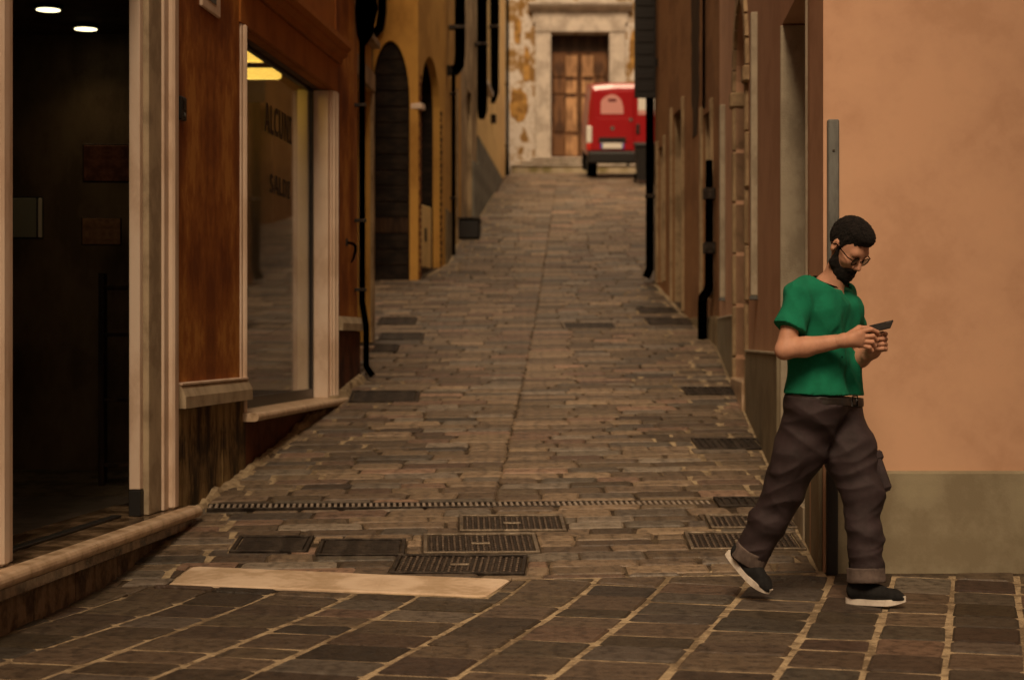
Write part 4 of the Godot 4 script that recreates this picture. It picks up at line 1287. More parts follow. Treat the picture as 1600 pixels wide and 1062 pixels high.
# ---------------------------------------------------------------- van and bin
func van():
	var z := 39.6
	var o := base("parked_van", on(2.57, z, 0.0))
	o.rotation.x = atan(0.15)
	tag(o, "red panel van parked before the church, seen from behind", "van")
	# body: rounded cross-section lofted from tail (z = 0) to nose (z = -4.2)
	var secs := [[0.0, 0.85, 0.52, 1.98], [-0.05, 0.90, 0.48, 2.06], [-0.25, 0.92, 0.46, 2.09], [-2.2, 0.92, 0.46, 2.09], [-2.9, 0.91, 0.46, 1.98], [-3.4, 0.90, 0.46, 1.28], [-4.1, 0.84, 0.48, 1.10], [-4.25, 0.72, 0.52, 0.95]]
	var st := mb()
	var rings := []
	for s in secs:
		var ring := []
		var hw: float = s[1]; var y0: float = s[2]; var y1: float = s[3]
		var rr := 0.12
		var sh := minf(1.15, y1 - 0.2)
		var side := [Vector2(hw - 0.06, y0), Vector2(hw, y0 + 0.06), Vector2(hw, sh), Vector2(hw - 0.03 * (y1 - sh), lerpf(sh, y1, 0.5)), Vector2(hw - 0.07, y1 - rr), Vector2(hw - 0.10, y1 - rr * 0.4), Vector2(hw - 0.18, y1 - 0.03), Vector2(hw * 0.4, y1)]
		for p in side: ring.append(Vector3(p.x, p.y, s[0]))
		for i in range(side.size() - 1, -1, -1): ring.append(Vector3(-side[i].x, side[i].y, s[0]))
		rings.append(ring)
	var n: int = rings[0].size()
	for i in rings.size() - 1:
		for k in n:
			var k2 := (k + 1) % n
			var c: Vector3 = (rings[i][k] + rings[i + 1][k2]) / 2
			quad(st, rings[i][k], rings[i + 1][k], rings[i + 1][k2], rings[i][k2], c - Vector3(0, 1.2, c.z))
	for e in [0, rings.size() - 1]:
		var m := Vector3(0, 1.2, secs[e][0])
		for k in n: tri(st, m, rings[e][k], rings[e][(k + 1) % n], Vector3(0, 0, 1 if e == 0 else -1))
	build(st, "body", M.van_red, o)
	# rear doors, wider on the left
	for q in [[-0.80, 0.10], [0.12, 0.80]]:
		var dr = box("rear_door", M.van_red, o, q[0], q[1], 0.62, 1.93, 0.002, 0.035, 0.02)
		if q[0] < 0:
			var poly := []
			for p in [[-0.62, 1.42], [-0.62, 1.66], [-0.60, 1.73], [-0.52, 1.80], [-0.42, 1.845], [-0.33, 1.845], [-0.24, 1.80], [-0.16, 1.70], [-0.13, 1.58], [-0.12, 1.42]]: poly.append(Vector2(p[0], p[1]))
			st = mb()
			extrude(st, poly, 0.03, 0.042)
			build(st, "window", M.van_window, dr)
			box("window_mark", M.van_dark_red, dr, -0.46, -0.28, 1.69, 1.75, 0.0425, 0.046, 0.002)
			box("pressing", M.van_red, dr, -0.70, 0.02, 0.80, 1.32, 0.034, 0.046, 0.011)
			box("plate_recess", M.black_metal, dr, -0.66, -0.06, 0.80, 0.91, 0.046, 0.052, 0.003)
			st = mb()
			tube(st, [Vector3(-0.36, 1.11, 0.045), Vector3(-0.36, 1.11, 0.056)], 0.045, 16)
			build(st, "badge", M.chrome, dr)
		else:
			box("window", M.van_white, dr, 0.20, 0.70, 1.50, 1.80, 0.034, 0.042, 0.004)
			box("window_mark", M.van_window, dr, 0.20, 0.70, 1.40, 1.497, 0.034, 0.041, 0.004)
			var st2 := mb()
			bx(st2, 0.16, 0.24, 0.98, 1.20, 0.034, 0.06, 0.012)
			build(st2, "handle", M.black_metal, dr)
			st2 = mb()
			tube(st2, [Vector3(0.04, 1.30, 0.036), Vector3(0.04, 1.30, 0.05)], 0.04, 12)
			build(st2, "lock", M.chrome, dr)
	var np = box("number_plate", M.van_white, o, -0.62, -0.10, 0.665, 0.785, 0.047, 0.058, 0.004)
	box("blue_band", M.plate_blue, np, -0.62, -0.575, 0.668, 0.782, 0.0585, 0.0605)
	box("blue_band", M.plate_blue, np, -0.145, -0.10, 0.668, 0.782, 0.0585, 0.0605)
	for s in [-1.0, 1.0]:
		var tl = box("tail_light", M.van_white, o, s * 0.87 - 0.06, s * 0.87 + 0.06, 0.78, 1.16, -0.03, 0.04, 0.02)
		box("red_lens", M.van_lens, tl, s * 0.87 - 0.062, s * 0.87 + 0.062, 0.62, 0.778, -0.03, 0.042, 0.02)
	box("bumper", M.black_metal, o, -0.90, 0.90, 0.34, 0.60, -0.05, 0.10, 0.04)
	for s in [-1.0, 1.0]:
		for wz in [-0.75, -3.4]:
			st = mb()
			tube(st, [Vector3(s * 0.66, 0.32, wz), Vector3(s * 0.68, 0.32, wz), Vector3(s * 0.86, 0.32, wz), Vector3(s * 0.88, 0.32, wz)], [0.28, 0.32, 0.32, 0.28], 24)
			var wh = build(st, "wheel", M.tyre, o)
			st = mb()
			tube(st, [Vector3(s * 0.882, 0.32, wz), Vector3(s * 0.89, 0.32, wz)], 0.19, 20)
			build(st, "hub", M.grey_metal, wh)
	st = mb()
	tube(st, [Vector3(0.0, 0.30, -0.3), Vector3(0.0, 0.29, 0.04)], 0.03, 10)
	build(st, "exhaust", M.grey_metal, o)
	# dark bin in front of it
	o = base("wheeled_bin", on(2.92, 38.3, 0.0))
	o.rotation.x = atan(0.16)
	tag(o, "dark wheeled rubbish bin standing behind the red van", "bin")
	st = mb()
	var lo := [Vector3(-0.24, 0.08, 0.24), Vector3(0.24, 0.08, 0.24), Vector3(0.24, 0.08, -0.24), Vector3(-0.24, 0.08, -0.24)]
	var hi := [Vector3(-0.30, 0.80, 0.32), Vector3(0.30, 0.80, 0.32), Vector3(0.30, 0.80, -0.32), Vector3(-0.30, 0.80, -0.32)]
	for i in 4:
		var j := (i + 1) % 4
		quad(st, lo[i], lo[j], hi[j], hi[i], (lo[i] + lo[j]) * Vector3(1, 0, 1))
	quad(st, lo[0], lo[1], lo[2], lo[3], Vector3.DOWN)
	quad(st, hi[0], hi[1], hi[2], hi[3], Vector3.UP)
	build(st, "tub", M.black_metal, o)
	box("lid", M.black_metal, o, -0.32, 0.32, 0.802, 0.86, -0.34, 0.35, 0.02)
	box("handle", M.black_metal, o, -0.25, 0.25, 0.80, 0.84, -0.42, -0.36, 0.015)
	for s in [-1.0, 1.0]:
		st = mb()
		tube(st, [Vector3(s * 0.25, 0.10, -0.2), Vector3(s * 0.30, 0.10, -0.2)], 0.10, 16)
		build(st, "wheel", M.tyre, o)

# ---------------------------------------------------------------- person: distance fields meshed as surface nets
class Field:
	var lo: Vector3
	var c: float
	var nx: int
	var ny: int
	var nz: int
	var d := PackedFloat32Array()
	func _init(l: Vector3, h: Vector3, cell: float):
		lo = l; c = cell
		nx = int(ceil((h.x - l.x) / c)) + 1
		ny = int(ceil((h.y - l.y) / c)) + 1
		nz = int(ceil((h.z - l.z) / c)) + 1
		d.resize(nx * ny * nz)
		d.fill(1.0)
	func span(a: Vector3, b: Vector3, r: float) -> Array:
		var m := (a.min(b) - Vector3.ONE * r - lo) / c
		var n := (a.max(b) + Vector3.ONE * r - lo) / c
		return [maxi(0, int(m.x)), mini(nx - 1, int(n.x) + 1), maxi(0, int(m.y)), mini(ny - 1, int(n.y) + 1), maxi(0, int(m.z)), mini(nz - 1, int(n.z) + 1)]
	func cap(a: Vector3, b: Vector3, ra: float, rb: float, k: float):
		var s := span(a, b, maxf(ra, rb) + k + 2.5 * c)
		var ba := b - a
		var inv := 1.0 / maxf(ba.length_squared(), 1e-9)
		for z in range(s[4], s[5] + 1):
			for y in range(s[2], s[3] + 1):
				var i := (z * ny + y) * nx + int(s[0])
				var p := lo + Vector3(s[0], y, z) * c - a
				for x in range(s[0], s[1] + 1):
					var t := clampf(p.dot(ba) * inv, 0.0, 1.0)
					var v := (p - ba * t).length() - (ra + (rb - ra) * t)
					var o := d[i]
					if k > 0.0:
						var h := maxf(k - absf(o - v), 0.0) / k
						d[i] = minf(o, v) - h * h * k * 0.25
					elif v < o: d[i] = v
					p.x += c
					i += 1
	func ell(ctr: Vector3, r: Vector3, k: float, b := Basis(), cut := false):
		var R := maxf(r.x, maxf(r.y, r.z))
		var s := span(ctr, ctr, R + k + 2.5 * c)
		var bi := b.inverse()
		for z in range(s[4], s[5] + 1):
			for y in range(s[2], s[3] + 1):
				for x in range(s[0], s[1] + 1):
					var p: Vector3 = bi * (lo + Vector3(x, y, z) * c - ctr)
					var k0 := (p / r).length()
					var k1 := (p / (r * r)).length()
					var v := k0 * (k0 - 1.0) / maxf(k1, 1e-6)
					var i := (z * ny + y) * nx + x
					var o := d[i]
					if cut:
						v = -v
						var h := maxf(k - absf(o - v), 0.0) / maxf(k, 1e-6)
						d[i] = maxf(o, v) + h * h * k * 0.25
					else:
						var h := maxf(k - absf(o - v), 0.0) / maxf(k, 1e-6)
						d[i] = minf(o, v) - h * h * k * 0.25
	func cut(pt: Vector3, n: Vector3, ctr := Vector3.ZERO, rad := 99.0):
		n = n.normalized()
		for z in nz:
			for y in ny:
				var i := (z * ny + y) * nx
				var p := lo + Vector3(0, y, z) * c
				for x in nx:
					if d[i] < 0.2:
						var v := (p - pt).dot(n)
						if v > d[i] and p.distance_to(ctr) < rad: d[i] = v
					p.x += c
					i += 1
	func ruffle(n: FastNoiseLite, amp: float, sc: Vector3, b := Basis()):
		for z in nz:
			for y in ny:
				var i := (z * ny + y) * nx
				for x in nx:
					if absf(d[i]) < 0.03:
						var p: Vector3 = b * (lo + Vector3(x, y, z) * c)
						d[i] += amp * n.get_noise_3dv(p * sc)
					i += 1
	func mesh(st: SurfaceTool, xf := Transform3D()):
		var id := PackedInt32Array()
		id.resize(d.size())
		id.fill(-1)
		var vs := PackedVector3Array(); var ns := PackedVector3Array()
		var o := [0, 1, nx, nx + 1, nx * ny, nx * ny + 1, nx * ny + nx, nx * ny + nx + 1]
		var lim := 2.2 * c
		for z in nz - 1:
			for y in ny - 1:
				var i := (z * ny + y) * nx
				for x in nx - 1:
					if absf(d[i]) < lim:
						var e := [d[i], d[i + o[1]], d[i + o[2]], d[i + o[3]], d[i + o[4]], d[i + o[5]], d[i + o[6]], d[i + o[7]]]
						var m := 0
						for q in 8:
							if e[q] < 0.0: m += 1
						if m > 0 and m < 8:
							var sum := Vector3.ZERO
							var cnt := 0
							for ed in [[0, 1], [2, 3], [4, 5], [6, 7], [0, 2], [1, 3], [4, 6], [5, 7], [0, 4], [1, 5], [2, 6], [3, 7]]:
								var u: float = e[ed[0]]; var w: float = e[ed[1]]
								if (u < 0.0) != (w < 0.0):
									var t := u / (u - w)
									var pa := Vector3(ed[0] & 1, (ed[0] >> 1) & 1, ed[0] >> 2)
									var pb := Vector3(ed[1] & 1, (ed[1] >> 1) & 1, ed[1] >> 2)
									sum += pa.lerp(pb, t)
									cnt += 1
							id[i] = vs.size()
							vs.append(xf * (lo + (Vector3(x, y, z) + sum / cnt) * c))
							var g := Vector3(e[1] + e[3] + e[5] + e[7] - e[0] - e[2] - e[4] - e[6], e[2] + e[3] + e[6] + e[7] - e[0] - e[1] - e[4] - e[5], e[4] + e[5] + e[6] + e[7] - e[0] - e[1] - e[2] - e[3])
							ns.append((xf.basis * g).normalized())
					i += 1
		var sx := 1; var sy := nx; var sz := nx * ny
		for z in range(1, nz - 1):
			for y in range(1, ny - 1):
				var i := (z * ny + y) * nx + 1
				for x in range(1, nx - 1):
					if absf(d[i]) < lim:
						var a := d[i] < 0.0
						for q in 3:
							var st1: int = [sx, sy, sz][q]
							if a != (d[i + st1] < 0.0):
								var u: int = [sy, sz, sx][q]; var w: int = [sz, sx, sy][q]
								var k := [id[i], id[i - u], id[i - u - w], id[i - w]]
								if k[0] >= 0 and k[1] >= 0 and k[2] >= 0 and k[3] >= 0:
									var ordr := [0, 2, 1, 0, 3, 2] if a else [0, 1, 2, 0, 2, 3]
									for r in ordr:
										st.set_normal(ns[k[r]])
										st.add_vertex(vs[k[r]])
					i += 1

func person():
	var o := base("person", Vector3(1.386, 0.0, -8.0))
	tag(o, "man in green t-shirt and brown cargo trousers walking while looking at a phone", "person")
	var yaw := deg_to_rad(55)
	var F := Vector3(sin(yaw), 0, cos(yaw))
	var Lf := Vector3(cos(yaw), 0, -sin(yaw))
	var crease := FastNoiseLite.new()
	crease.seed = 7; crease.frequency = 1.0; crease.fractal_octaves = 2
	var fold := FastNoiseLite.new()
	fold.seed = 21; fold.frequency = 1.0; fold.fractal_type = FastNoiseLite.FRACTAL_RIDGED; fold.fractal_octaves = 1
	# joints (x along the picture, y up, z towards the viewer)
	var sR := Vector3(-0.125, 1.383, 0.155); var sL := Vector3(0.125, 1.385, -0.15)
	var eR := Vector3(-0.205, 1.135, 0.235); var eL := Vector3(0.150, 1.085, -0.06)
	var wR := Vector3(0.050, 1.178, 0.262); var wL := Vector3(0.212, 1.128, 0.075)
	var chest := Vector3(0.012, 1.30, 0.0); var waist := Vector3(0.008, 1.06, 0.0); var hem := Vector3(0.009, 0.945, 0.0)
	var nk := Vector3(0.022, 1.44, 0.0)
	var headc := nk + Vector3(0.0, 0.158, 0.0) + F * 0.10
	var hb := Basis(Vector3.UP, deg_to_rad(41)) * Basis(Vector3.RIGHT, deg_to_rad(43))
	var hx := Transform3D(hb, headc)

	# ---- body: skin in one mesh (torso core, neck, arms, hands, head)
	var skin := mb()
	var f := Field.new(Vector3(-0.27, 0.86, -0.30), Vector3(0.32, 1.56, 0.34), 0.008)
	f.cap(chest + Vector3(0, 0.03, 0), waist, 0.09, 0.09, 0.03)
	f.cap(waist, hem - Vector3(0, 0.04, 0), 0.09, 0.09, 0.03)
	f.cap(sR * 0.9 + chest * 0.1, sL * 0.9 + chest * 0.1, 0.045, 0.045, 0.03)
	f.cap(nk - Vector3(0, 0.06, 0) + F * 0.005, headc + Vector3(0, -0.045, 0) - F * 0.022, 0.057, 0.050, 0.03)
	f.cap(nk - Vector3(0, 0.09, 0), nk - Vector3(0, 0.022, 0), 0.070, 0.062, 0.02)
	for s in [[sR, eR, wR], [sL, eL, wL]]:
		f.cap(s[0], s[1], 0.049, 0.039, 0.03)
		var bend: Vector3 = s[1]
		f.cap(bend, bend.lerp(s[2], 0.35), 0.038, 0.042, 0.02)
		f.cap(bend.lerp(s[2], 0.35), s[2], 0.043, 0.029, 0.02)
	f.mesh(skin)
	# hands
	f = Field.new(Vector3(0.0, 1.09, 0.0), Vector3(0.31, 1.29, 0.34), 0.0035)
	var H := func(px: float, py: float, z: float) -> Vector3: return Vector3((px - 1285.0) / 350.0, (945.0 - py) / 350.0, z)
	# right hand: back of the hand to the viewer
	f.cap(wR + Vector3(-0.03, -0.004, 0.0), wR, 0.030, 0.027, 0.012)
	f.cap(wR, H.call(1326, 523, 0.262), 0.026, 0.021, 0.015)
	f.cap(wR, H.call(1327, 531, 0.258), 0.026, 0.021, 0.015)
	f.cap(wR, H.call(1327, 538, 0.250), 0.024, 0.018, 0.015)
	for q in [[H.call(1330, 519, 0.262), H.call(1344, 516, 0.258), H.call(1354, 520, 0.245), H.call(1357, 525, 0.232)], [H.call(1331, 527, 0.262), H.call(1346, 526, 0.262), H.call(1353, 532, 0.245), H.call(1348, 535, 0.230)], [H.call(1331, 534, 0.258), H.call(1345, 535, 0.260), H.call(1350, 541, 0.244), H.call(1345, 543, 0.228)], [H.call(1330, 540, 0.250), H.call(1341, 543, 0.254), H.call(1346, 548, 0.242), H.call(1341, 550, 0.228)]]:
		f.cap(q[0], q[1], 0.0105, 0.0098, 0.006)
		f.cap(q[1], q[2], 0.0098, 0.009, 0.004)
		f.cap(q[2], q[3], 0.009, 0.008, 0.003)
	f.cap(H.call(1312, 524, 0.245), H.call(1327, 514, 0.232), 0.016, 0.013, 0.012)
	f.cap(H.call(1327, 514, 0.232), H.call(1341, 514, 0.222), 0.0125, 0.0105, 0.006)
	f.cap(H.call(1341, 514, 0.222), H.call(1353, 518, 0.214), 0.0105, 0.0085, 0.004)
	# left hand: cradles the phone from behind, fingers coming round towards the viewer
	f.cap(wL + Vector3(-0.02, -0.02, -0.03), wL, 0.030, 0.027, 0.012)
	f.cap(wL, H.call(1366, 528, 0.125), 0.026, 0.020, 0.015)
	f.cap(wL, H.call(1368, 536, 0.120), 0.026, 0.020, 0.015)
	f.cap(wL, H.call(1367, 544, 0.115), 0.024, 0.018, 0.015)
	for q in [[523, 0.0], [531, 0.002], [539, 0.0], [546, -0.003]]:
		var y: float = q[0]
		f.cap(H.call(1368, y + 1, 0.135), H.call(1372, y, 0.165), 0.0105, 0.010, 0.006)
		f.cap(H.call(1372, y, 0.165), H.call(1366, y - 1, 0.190 + q[1]), 0.010, 0.0095, 0.004)
		f.cap(H.call(1366, y - 1, 0.190 + q[1]), H.call(1354, y, 0.197 + q[1]), 0.0095, 0.008, 0.004)
	f.cap(H.call(1358, 536, 0.10), H.call(1352, 522, 0.14), 0.015, 0.012, 0.012)
	f.cap(H.call(1352, 522, 0.14), H.call(1356, 514, 0.165), 0.0115, 0.009, 0.005)
	f.mesh(skin)
	# head (own frame: z forward, y up)
	f = Field.new(Vector3(-0.11, -0.16, -0.13), Vector3(0.11, 0.15, 0.15), 0.0042)
	f.ell(Vector3(0, 0.035, -0.012), Vector3(0.076, 0.092, 0.096), 0.01)
	f.ell(Vector3(0, -0.035, 0.030), Vector3(0.061, 0.092, 0.066), 0.04)
	f.ell(Vector3(0, -0.092, 0.052), Vector3(0.040, 0.032, 0.038), 0.03)
	f.cap(Vector3(-0.034, 0.017, 0.076), Vector3(0.034, 0.017, 0.076), 0.016, 0.016, 0.02)
	for s in [-1.0, 1.0]:
		f.ell(Vector3(s * 0.040, -0.030, 0.066), Vector3(0.024, 0.022, 0.022), 0.02)
		f.ell(Vector3(s * 0.032, -0.006, 0.100), Vector3(0.018, 0.012, 0.014), 0.012, Basis(), true)
		f.ell(Vector3(s * 0.031, -0.006, 0.078), Vector3(0.0145, 0.0115, 0.0135), 0.004)
		f.ell(Vector3(s * 0.077, -0.008, -0.010), Vector3(0.009, 0.031, 0.018), 0.006, Basis(Vector3.UP, s * 0.35))
		f.ell(Vector3(s * 0.086, -0.004, -0.006), Vector3(0.006, 0.017, 0.009), 0.005, Basis(Vector3.UP, s * 0.35), true)
		f.ell(Vector3(s * 0.011, -0.044, 0.102), Vector3(0.009, 0.008, 0.011), 0.006)
	f.cap(Vector3(0, 0.008, 0.088), Vector3(0, -0.036, 0.116), 0.008, 0.011, 0.012)
	f.cap(Vector3(-0.016, -0.068, 0.090), Vector3(0.016, -0.068, 0.090), 0.007, 0.007, 0.008)
	f.cap(Vector3(-0.014, -0.079, 0.088), Vector3(0.014, -0.079, 0.088), 0.008, 0.008, 0.008)
	f.mesh(skin, hx)
	build(skin, "body", M.skin, o)
	# hair
	var grain := FastNoiseLite.new()
	grain.seed = 9; grain.frequency = 60.0
	var st := mb()
	f = Field.new(Vector3(-0.11, -0.12, -0.14), Vector3(0.11, 0.17, 0.14), 0.0042)
	f.ell(Vector3(0, 0.037, -0.014), Vector3(0.0785, 0.0955, 0.098), 0.0)
	f.ell(Vector3(0, 0.088, 0.020), Vector3(0.066, 0.040, 0.072), 0.03)
	f.cut(Vector3(0, 0.066, 0.088), Vector3(0, -0.84, 0.54))
	for s in [-1.0, 1.0]:
		f.cap(Vector3(s * 0.070, 0.05, 0.022), Vector3(s * 0.071, -0.012, 0.016), 0.010, 0.007, 0.01)
	f.ruffle(grain, 0.006, Vector3(1.6, 0.9, 1.6))
	f.mesh(st, hx)
	build(st, "hair", M.hair, o)
	# beard and moustache
	st = mb()
	f = Field.new(Vector3(-0.10, -0.19, -0.05), Vector3(0.10, 0.02, 0.15), 0.0042)
	f.ell(Vector3(0, -0.095, 0.052), Vector3(0.056, 0.052, 0.055), 0.02)
	f.ell(Vector3(0, -0.128, 0.070), Vector3(0.040, 0.036, 0.038), 0.02)
	for s in [-1.0, 1.0]:
		f.cap(Vector3(s * 0.071, -0.010, 0.014), Vector3(s * 0.062, -0.070, 0.030), 0.009, 0.017, 0.015)
		f.cap(Vector3(s * 0.062, -0.070, 0.030), Vector3(s * 0.030, -0.105, 0.070), 0.020, 0.026, 0.02)
		f.cap(Vector3(0, -0.056, 0.104), Vector3(s * 0.030, -0.068, 0.088), 0.009, 0.010, 0.008)
	f.ruffle(grain, 0.005, Vector3.ONE)
	f.mesh(st, hx)
	build(st, "beard", M.hair, o)
	# glasses
	var gl := base_child("glasses", o)
	st = mb()
	for s in [-1.0, 1.0]:
		var pts := []
		for i in 21:
			var t := TAU * i / 20
			pts.append(hx * Vector3(s * 0.034 + cos(t) * 0.027, -0.008 + sin(t) * 0.019 * (1.0 if sin(t) > 0 else 1.1), 0.107 - absf(cos(t) * 0.027 + 0.034) * 0.18))
		tube(st, pts, 0.0022, 6, false)
	tube(st, [hx * Vector3(-0.009, -0.003, 0.106), hx * Vector3(0, 0.0, 0.109), hx * Vector3(0.009, -0.003, 0.106)], 0.002, 6)
	build(st, "rims", M.black_metal, gl)
	for s in [-1.0, 1.0]:
		st = mb()
		tube(st, [hx * Vector3(s * 0.061, -0.002, 0.096), hx * Vector3(s * 0.078, 0.0, 0.085), hx * Vector3(s * 0.083, 0.006, 0.0), hx * Vector3(s * 0.080, -0.012, -0.028)], 0.0026, 6)
		build(st, "temple", M.black_metal, gl)
		st = mb()
		for i in 20:
			var t0 := TAU * i / 20; var t1 := TAU * (i + 1) / 20
			var pc := hx * Vector3(s * 0.034, -0.008, 0.101)
			var pa := hx * Vector3(s * 0.034 + cos(t0) * 0.026, -0.008 + sin(t0) * 0.019, 0.107 - absf(cos(t0) * 0.027 + 0.034) * 0.18)
			var pb := hx * Vector3(s * 0.034 + cos(t1) * 0.026, -0.008 + sin(t1) * 0.019, 0.107 - absf(cos(t1) * 0.027 + 0.034) * 0.18)
			tri(st, pc, pa, pb, (hb * Vector3(0, 0, 1)))
		build(st, "lens", M.lens, gl)

	# ---- t-shirt
	st = mb()
	f = Field.new(Vector3(-0.32, 0.88, -0.32), Vector3(0.32, 1.50, 0.36), 0.0075)
	for s in [-1.0, 1.0]:
		var up: Vector3 = chest + Lf * s * 0.085 + F * 0.005
		var mid: Vector3 = waist + Lf * s * 0.078 + F * 0.004
		var low: Vector3 = hem + Lf * s * 0.080
		f.cap(chest + Lf * s * 0.09 + Vector3(0, 0.06, 0) - F * 0.01, up, 0.095, 0.112, 0.06)
		f.cap(up, mid, 0.112, 0.113, 0.06)
		f.cap(mid, low - Vector3(0, 0.03, 0), 0.116, 0.146, 0.05)
	f.cap(sR, sL, 0.055, 0.055, 0.04)
	f.cap(sR.lerp(nk, 0.15), nk + Vector3(0, -0.015, 0) - F * 0.01, 0.054, 0.066, 0.035)
	f.cap(sL.lerp(nk, 0.15), nk + Vector3(0, -0.015, 0) - F * 0.01, 0.054, 0.066, 0.035)
	for s in [[sR, eR], [sL, eL]]:
		var dirn: Vector3 = (s[1] - s[0]).normalized()
		var tip: Vector3 = s[0] + dirn * 0.215
		f.cap(s[0] + dirn * 0.01, tip, 0.057, 0.076, 0.02)
	# folds: soft broad ones, then pulls from the armpit and at the waist
	f.ruffle(crease, 0.012, Vector3(6, 3.0, 6), Basis(Vector3(0, 0, 1), 0.5))
	f.ruffle(fold, -0.009, Vector3(7, 2.5, 7), Basis(Vector3(0, 0, 1), -0.5))
	# openings: hem, sleeves, neck
	f.cut(hem + Vector3(0, -0.008, 0), Vector3(-0.03, -1, 0.0))
	for s in [[sR, eR], [sL, eL]]:
		var dirn: Vector3 = (s[1] - s[0]).normalized()
		f.cut(s[0] + dirn * 0.175, dirn + Vector3(-0.12 if s[0] == sR else 0.1, 0, 0), s[0] + dirn * 0.22, 0.11)
	f.cut(nk + Vector3(0.0, 0.006, 0) - F * 0.03, Vector3(0, 1, 0) + F * 0.42, nk, 0.14)
	f.ell(nk + Vector3(0, 0.03, 0) + F * 0.005, Vector3(0.068, 0.05, 0.066), 0.01, Basis(), true)
	f.mesh(st)
	var tee := build(st, "t_shirt", M.shirt, o)
	st = mb()
	var rim := []
	var rn := (Vector3(0, 1, 0) + F * 0.42).normalized()
	var ru := Lf
	var rv := rn.cross(ru)
	for i in 25:
		var t := TAU * i / 24
		rim.append(nk + Vector3(0, -0.004, 0) + F * 0.006 + ru * cos(t) * 0.070 + rv * sin(t) * 0.070)
	tube(st, rim, 0.0055, 6, false)
	build(st, "neck_band", M.shirt_rib, tee)

	# ---- trousers, turned up at the hems
	var hR := Vector3(-0.042, 0.885, 0.076); var hL := Vector3(0.060, 0.885, -0.076)
	var kR := Vector3(-0.165, 0.520, -0.015); var kL := Vector3(0.180, 0.490, 0.02)
	var aR := Vector3(-0.312, 0.190, -0.115); var aL := Vector3(0.188, 0.115, 0.05)
	st = mb()
	f = Field.new(Vector3(-0.46, 0.03, -0.28), Vector3(0.36, 1.0, 0.26), 0.0085)
	f.cap(hem + Lf * 0.07 + Vector3(0, 0.0, 0), hem - Lf * 0.07, 0.108, 0.108, 0.04)
	f.cap(hR + Vector3(0, 0.0, 0), hL, 0.105, 0.105, 0.06)
	f.cap(hem + Lf * 0.065, hL, 0.108, 0.105, 0.05)
	f.cap(hem - Lf * 0.065, hR, 0.108, 0.105, 0.05)
	f.cap(hR - F * 0.02, hL - F * 0.02, 0.100, 0.100, 0.05)
	for s in [[hR, kR, aR, 0.07], [hL, kL, aL, 0.072]]:
		f.cap(s[0], s[0].lerp(s[1], 0.5), 0.112, 0.112, 0.04)
		f.cap(s[0].lerp(s[1], 0.5), s[1], 0.110, 0.084, 0.03)
		f.cap(s[1], s[1].lerp(s[2], 0.45), 0.084, 0.074, 0.03)
		f.cap(s[1].lerp(s[2], 0.45), s[2], 0.074, 0.069, 0.03)
	# cargo pockets
	for s in [[hL, kL, 1.0], [hR, kR, -1.0]]:
		var m: Vector3 = s[0].lerp(s[1], 0.66) + Lf * s[2] * 0.075
		var ax: Vector3 = (s[1] - s[0]).normalized()
		var out: Vector3 = (Lf * s[2] - ax * ax.dot(Lf * s[2])).normalized()
		f.ell(m + Vector3(0, 0.0, 0), Vector3(0.072, 0.10, 0.036), 0.012, Basis(ax.cross(out).normalized(), -ax, out).orthonormalized())
	# folds: rings across the legs, pulls at crotch and knee
	f.ruffle(fold, -0.009, Vector3(1.6, 5.5, 1.6), Basis(Vector3(0, 0, 1), 0.55))
	f.ruffle(fold, -0.006, Vector3(3.0, 11, 3.0), Basis(Vector3(0, 0, 1), -0.35))
	f.cut(hem + Vector3(0, -0.02, 0), Vector3(0.06, 1, 0))
	for s in [[kR, aR, 0.0], [kL, aL, 0.0]]:
		var dirn: Vector3 = (s[1] - s[0]).normalized()
		f.cut(s[1] - dirn * 0.03, dirn, s[1], 0.17)
	f.mesh(st)
	build(st, "trousers", M.trousers, o)
	for s in [[kR, aR, 0.083], [kL, aL, 0.083]]:
		st = mb()
		var dirn: Vector3 = (s[1] - s[0]).normalized()
		f = Field.new(s[1] - Vector3.ONE * 0.17, s[1] + Vector3.ONE * 0.17, 0.007)
		f.cap(s[1] - dirn * 0.10, s[1] + dirn * 0.10, s[2], s[2] + 0.001, 0.0)
		f.ruffle(crease, 0.007, Vector3(12, 10, 12))
		f.cut(s[1] - dirn * 0.055, -dirn)
		f.cut(s[1] + dirn * 0.012, dirn)
		f.mesh(st)
		build(st, "turned_up_cuff", M.cuff, o)
	# side pockets with flaps
	for s in [[hL, kL, 1.0, 0.098]]:
		var ax2: Vector3 = (s[0] - s[1]).normalized()
		var outw: Vector3 = (Lf * s[2] + F * 0.75)
		outw = (outw - ax2 * ax2.dot(outw)).normalized()
		var pk := base_child("cargo_pocket", o)
		pk.transform = Transform3D(Basis(ax2.cross(outw), ax2, outw), s[0].lerp(s[1], 0.80) + outw * s[3])
		box("bag", M.trousers, pk, -0.068, 0.068, -0.10, 0.062, -0.03, 0.022, 0.014)
		box("flap", M.trousers, pk, -0.072, 0.072, 0.040, 0.085, -0.03, 0.029, 0.010)
		box("button", M.black_metal, pk, -0.007, 0.007, 0.050, 0.064, 0.029, 0.033, 0.003)
	# ---- belt
	st = mb()
	f = Field.new(hem + Vector3(-0.24, -0.09, -0.24), hem + Vector3(0.24, 0.07, 0.24), 0.007)
	f.cap(hem + Lf * 0.07, hem - Lf * 0.07, 0.146, 0.146, 0.0)
	f.cap(hem + Lf * 0.07 - Vector3(0, 0.05, 0), hem - Lf * 0.07 - Vector3(0, 0.05, 0), 0.146, 0.146, 0.0)
	f.cut(hem + Vector3(0, -0.014, 0), Vector3(0.06, 1, 0))
	f.cut(hem + Vector3(0, -0.054, 0), Vector3(-0.06, -1, 0))
	f.mesh(st)
	var belt := build(st, "belt", M.belt, o)
	st = mb()
